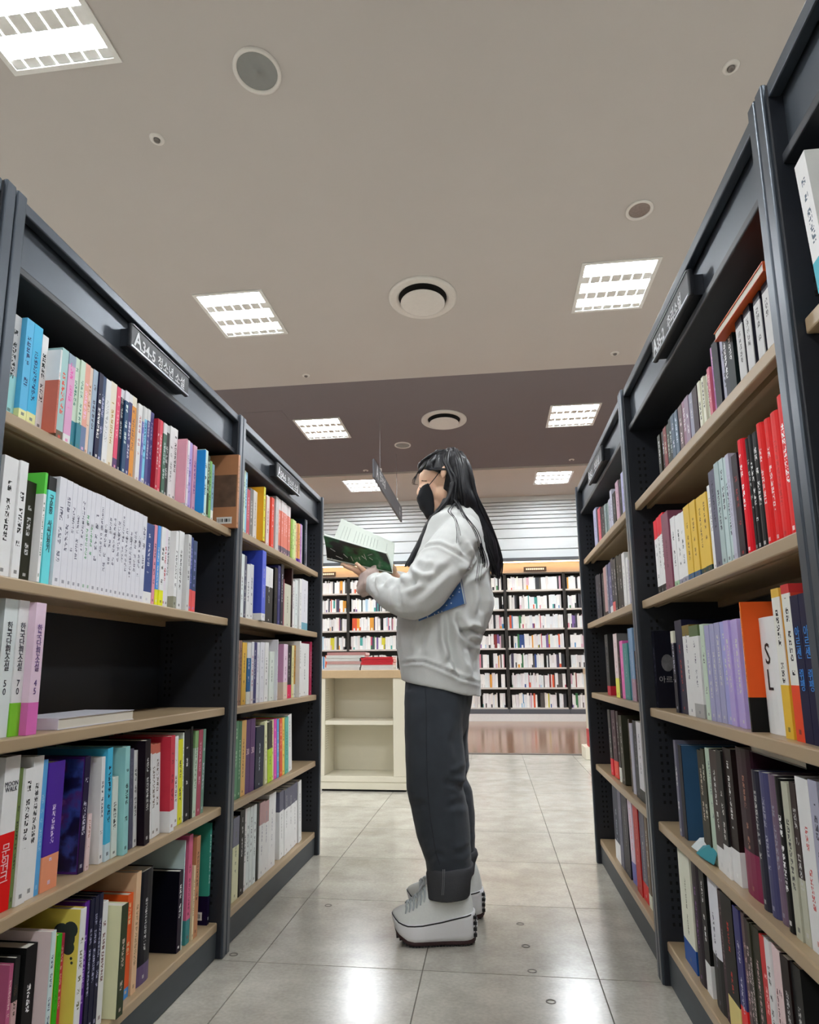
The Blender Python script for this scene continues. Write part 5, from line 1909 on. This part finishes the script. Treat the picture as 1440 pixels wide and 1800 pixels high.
    for u in [.004, .02, .05, .09, .14, .20, .27, .34, .42, .50, .58, .66, .74, .82, .88, .93, .965, .985, .996]:
        h = max(half(u) - .001, .004)
        zt_, zb_ = top(u), ztop(u) - .012
        sq = float(np.interp(u, [0, .25, .5, 1], [.9, .75, .62, .66]))
        ring = []
        for i in range(18):
            a = math.pi * i / 17
            v = -math.cos(a)
            z = zb_ + (zt_ - zb_) * math.sin(a) ** .62
            nar = 1 - (1 - sq) * ((z - zb_) / max(zt_ - zb_, 1e-6)) ** 1.2
            ring.append(W3(u, v * h * nar, z))
        rings.append(ring)
    loft(Vv, Ff, rings)
    up = remesh('upper', Vv, Ff, .004, M_CANVAS, t, 3)
    # laces and eyelets
    def on_top(u, v):
        a = math.pi / 2 + v * R(62)
        h = max(half(u) - .001, .004)
        zt_, zb_ = top(u), ztop(u) - .012
        sq = float(np.interp(u, [0, .25, .5, 1], [.9, .75, .62, .66]))
        z = zb_ + (zt_ - zb_) * math.sin(a) ** .62
        nar = 1 - (1 - sq) * ((z - zb_) / max(zt_ - zb_, 1e-6)) ** 1.2
        k_ = 1 + .004 / max(h * nar, .01)
        return W3(u, -math.cos(a) * h * nar * k_, z + .003)
    Vv, Ff = [], []
    uu = [.17, .215, .26, .305, .35, .395]
    for i, u in enumerate(uu):
        for s_ in (-1, 1):
            nx = uu[min(i + 1, len(uu) - 1)]
            a, b_, c_ = on_top(u, -.42 * s_), on_top((u + nx) / 2, 0), on_top(nx, .42 * s_)
            b_ = (b_[0], b_[1], b_[2] + .003)
            tube(Vv, Ff, [(*a, .0032), (*b_, .0036), (*c_, .0032)], 6)
            q0, q1, q2 = on_top(u, -.42 * s_), on_top(u + .004, -.66 * s_), on_top(u - .012, -.92 * s_)
            tube(Vv, Ff, [(*q0, .0034), (*q1, .0040), (*q2, .0026)], 6)
    kn = on_top(.40, 0)
    for s_ in (-1, 1):
        tube(Vv, Ff, [(*kn, .003), (kn[0] - .006, kn[1] + s_ * .030, kn[2] + .010, .003), (kn[0] - .020, kn[1] + s_ * .044, kn[2] - .010, .0028), (kn[0] - .006, kn[1] + s_ * .018, kn[2] + .001, .0026)], 6)
        tube(Vv, Ff, [(*kn, .0026), (kn[0] - .012, kn[1] + s_ * .026, kn[2] - .004, .0026), (kn[0] - .018, kn[1] + s_ * .046, kn[2] - .034, .0022)], 6)
    lc = obj('laces', mesh('laces', Vv, Ff, [M_LACE], smooth=True), t)
    lc['kind'] = 'stuff'
    # star on the heel
    star = []
    for i in range(10):
        a = 2 * math.pi * i / 10 + math.pi / 2
        r_ = .015 if i % 2 == 0 else .006
        star.append((r_ * math.cos(a), r_ * math.sin(a)))
    Vv, Ff = [], []
    for d_ in (0, .0025):
        Vv += [W3(1.0 + (.0085 + d_) / L, v, .060 + z) for v, z in star]
    Ff = [tuple(range(10, 20))] + [(i, (i + 1) % 10, 10 + (i + 1) % 10, 10 + i) for i in range(10)]
    obj('heel_star', mesh('heel_star', Vv, Ff, [M_SOLE]), so)
    return t
n0, n1 = at(690, 1652, 2.60), at(833, 1640, 2.60)
keep(shoe('shoe', (n0.x, 2.600), (n1.x, 2.645), .105))
n0, n1 = at(716, 1600, 2.86), at(849, 1600, 2.88)
keep(shoe('shoe', (n0.x, 2.865), (n1.x, 2.90), .105))

# ------------------------------------------------------------------ what the person holds
def quad_slab(name, A, Bq, Cq, D, th, m, parent=None, bend=0., nu=8, nv=6):
    """curved thick sheet over corners A-B-C-D (A-B is the spine side)"""
    A, Bq, Cq, D = (Vector(p) for p in (A, Bq, Cq, D))
    n = (Bq - A).cross(D - A).normalized()
    V1 = []
    for i in range(nu + 1):
        for j in range(nv + 1):
            u, v = i / nu, j / nv
            p = A.lerp(Bq, u).lerp(D.lerp(Cq, u), v) + n * bend * math.sin(math.pi * v)
            V1.append(p)
    Vv = V1 + [p + n * th for p in V1]
    off_ = len(V1)
    w = nv + 1
    Ff = []
    for i in range(nu):
        for j in range(nv):
            a = i * w + j
            Ff += [(a, a + 1, a + w + 1, a + w), (off_ + a + w, off_ + a + w + 1, off_ + a + 1, off_ + a)]
    ed = [i * w for i in range(nu + 1)] + [nu * w + j for j in range(1, w)] + [i * w + nv for i in range(nu - 1, -1, -1)] + [j for j in range(nv - 1, 0, -1)]
    for a, b_ in zip(ed, ed[1:] + ed[:1]):
        Ff.append((a, b_, off_ + b_, off_ + a))
    return obj(name, mesh(name, Vv, Ff, [m], smooth=False), parent)
def cover_mat():
    m, nt, b = new_mat('dark illustrated book cover')
    N, L = nt.nodes, nt.links
    tc = N.new('ShaderNodeTexCoord')
    nz = N.new('ShaderNodeTexNoise'); nz.inputs['Scale'].default_value = 14; nz.inputs['Detail'].default_value = 4
    L.new(tc.outputs['Object'], nz.inputs['Vector'])
    r = N.new('ShaderNodeValToRGB')
    e = r.color_ramp.elements
    e[0].position, e[0].color = .35, (.012, .013, .014, 1)
    e[1].position, e[1].color = .50, (.02, .022, .022, 1)
    x = e.new(.60); x.color = (.03, .16, .06, 1)
    x = e.new(.68); x.color = (.05, .24, .10, 1)
    x = e.new(.74); x.color = (.35, .4, .34, 1)
    L.new(nz.outputs[0], r.inputs[0]); L.new(r.outputs[0], b.inputs['Base Color'])
    b.inputs['Roughness'].default_value = .35
    return m
M_OPEN = cover_mat()
M_LEAF = mat('open book paper', 'dfe6dd', .8, .2, var=.02)
ob = empty('open_book', P3(632, 985, 2.61))
bpy.context.view_layer.update()
iv = Matrix.Translation(-Vector(ob.location))
S0, S1 = P3(575, 984, 2.635), P3(690, 1009, 2.635)
T0, T1 = P3(569, 942, 2.535), P3(679, 974, 2.535)
U0, U1 = P3(601, 914, 2.70), P3(694, 957, 2.70)
def sub(o):
    o.parent = ob
    o.matrix_parent_inverse = iv
    return o
up_ = Vector((0, 0, 1))
cv = sub(quad_slab('cover', S0, S1, T1, T0, .0012, M_OPEN, None, -.006))
# make the page block sit on the inner side of the cover
nrm = (Vector(S1) - Vector(S0)).cross(Vector(T0) - Vector(S0)).normalized()
sgn_ = 1 if nrm.z > 0 else -1
def shift(p, d):
    return tuple(Vector(p) + nrm * sgn_ * d)
sub(quad_slab('page_block', shift(S0, .003), shift(S1, .003), shift(T1, .003), shift(T0, .003), .008 * sgn_, M_LEAF, None, -.006 * 1))
sub(quad_slab('cover', S0, S1, U1, U0, .0012, M_OPEN, None, .003))
n2 = (Vector(S1) - Vector(S0)).cross(Vector(U0) - Vector(S0)).normalized()
s2 = 1 if n2.y < 0 else -1
def shift2(p, d):
    return tuple(Vector(p) + n2 * s2 * d)
sub(quad_slab('page_block', shift2(S0, .003), shift2(S1, .003), shift2(U1, .003), shift2(U0, .003), .007 * s2, M_LEAF, None, .004))
# lines of print on the visible page
V, Fc = [], []
for i in range(15):
    v0 = .12 + i * .052
    for (ua, ub) in ((.1, .9),):
        A_ = Vector(shift2(S0, .0112)).lerp(Vector(shift2(U0, .0112)), 0)
    a0_ = Vector(shift2(S0, .0107)); a1_ = Vector(shift2(S1, .0107)); b0_ = Vector(shift2(U0, .0107)); b1_ = Vector(shift2(U1, .0107))
    u = .1 + i * .055
    p0 = a0_.lerp(a1_, u).lerp(b0_.lerp(b1_, u), .14)
    p1 = a0_.lerp(a1_, u).lerp(b0_.lerp(b1_, u), .86 if rh.random() < .7 else .6)
    bump = n2 * s2 * .004
    tube(V, Fc, [(*(p0 + bump * .45), .0007), (*((p0 + p1) / 2 + bump), .0007), (*(p1 + bump * .45), .0007)], 5)
o = sub(obj('print_lines', mesh('print_lines', V, Fc, [mat('faint print', 'b9c0ba', .8)])))
o['kind'] = 'stuff'
# white title strokes on the cover
V, Fc = [], []
for (x0, y0, x1, y1) in ((632, 977, 634, 982), (637, 975, 643, 980), (641, 972, 645, 982), (648, 974, 655, 972), (650, 978, 656, 982), (582, 962, 590, 967), (584, 979, 588, 984), (592, 975, 603, 980), (605, 972, 612, 978), (618, 976, 622, 984)):
    f = lambda x, y: Y_on(x, y)
    def Y_on(x, y):
        # intersect the pixel's ray with the cover plane, then lift slightly outwards
        d = at(x, y, 1.0) - Vector((0, 0, CAM_H))
        o_ = Vector((0, 0, CAM_H))
        t = (Vector(S0) - o_).dot(nrm) / d.dot(nrm)
        return o_ + d * t - nrm * sgn_ * -.0068 * -1
    p, q = Y_on(x0, y0), Y_on(x1, y1)
    tube(V, Fc, [(*p, .0011), (*q, .0011)], 6, smooth=False)
o = sub(obj('cover_title', mesh('cover_title', V, Fc, [mat('pale print', 'c9cfc9', .6)])))
o['kind'] = 'stuff'
tag(ob, 'open book with a dark green cover held up in both hands of the person', 'book')

def dotted():
    m, nt, b = new_mat('blue dotted cover')
    N, L = nt.nodes, nt.links
    tc = N.new('ShaderNodeTexCoord')
    vo = N.new('ShaderNodeTexVoronoi'); vo.inputs['Scale'].default_value = 70; vo.inputs['Randomness'].default_value = .8
    L.new(tc.outputs['Object'], vo.inputs['Vector'])
    lt = N.new('ShaderNodeMath'); lt.operation = 'LESS_THAN'; lt.inputs[1].default_value = .2; L.new(vo.outputs['Distance'], lt.inputs[0])
    mx = N.new('ShaderNodeMix'); mx.data_type = 'RGBA'
    mx.inputs['A'].default_value = (*hexc('2f62a4'), 1); mx.inputs['B'].default_value = (.8, .85, .9, 1)
    L.new(lt.outputs[0], mx.inputs['Factor']); L.new(mx.outputs['Result'], b.inputs['Base Color'])
    b.inputs['Roughness'].default_value = .5
    return m
nb = empty('notebook', P3(790, 1060, 2.535))
bpy.context.view_layer.update()
iv2 = Matrix.Translation(-Vector(nb.location))
YN = 2.528
A_, B_, C_, D_ = P3(736, 1092, YN), P3(816.5, 1061, YN), P3(807, 1010, YN), P3(735, 1038, YN)
for nm, dy, th, m, gx in (('cover', 0, .0015, dotted(), 0), ('page_block', .0018, .008, M_LEAF, 1.2), ('cover', .0100, .0015, mat('slate notebook back', '8f95ad', .5), 3.5)):
    pts = [Vector(p) + Vector((gx * .002 * (1 if i in (1, 2) else 0), dy, 0)) for i, p in enumerate((A_, B_, C_, D_))]
    o = quad_slab(nm, *pts, th, m, None, 0)
    # the slab's thickness must run away from the viewer
    nn = (pts[1] - pts[0]).cross(pts[3] - pts[0]).normalized()
    if nn.y < 0:
        for v in o.data.vertices:
            if v.index >= len(o.data.vertices) // 2:
                v.co -= nn * 2 * th
        bm = bmesh.new(); bm.from_mesh(o.data); bmesh.ops.recalc_face_normals(bm, faces=bm.faces); bm.to_mesh(o.data); bm.free()
    o.parent = nb
    o.matrix_parent_inverse = iv2
tag(nb, 'blue notebook with white dots clamped under the arm of the person', 'notebook')
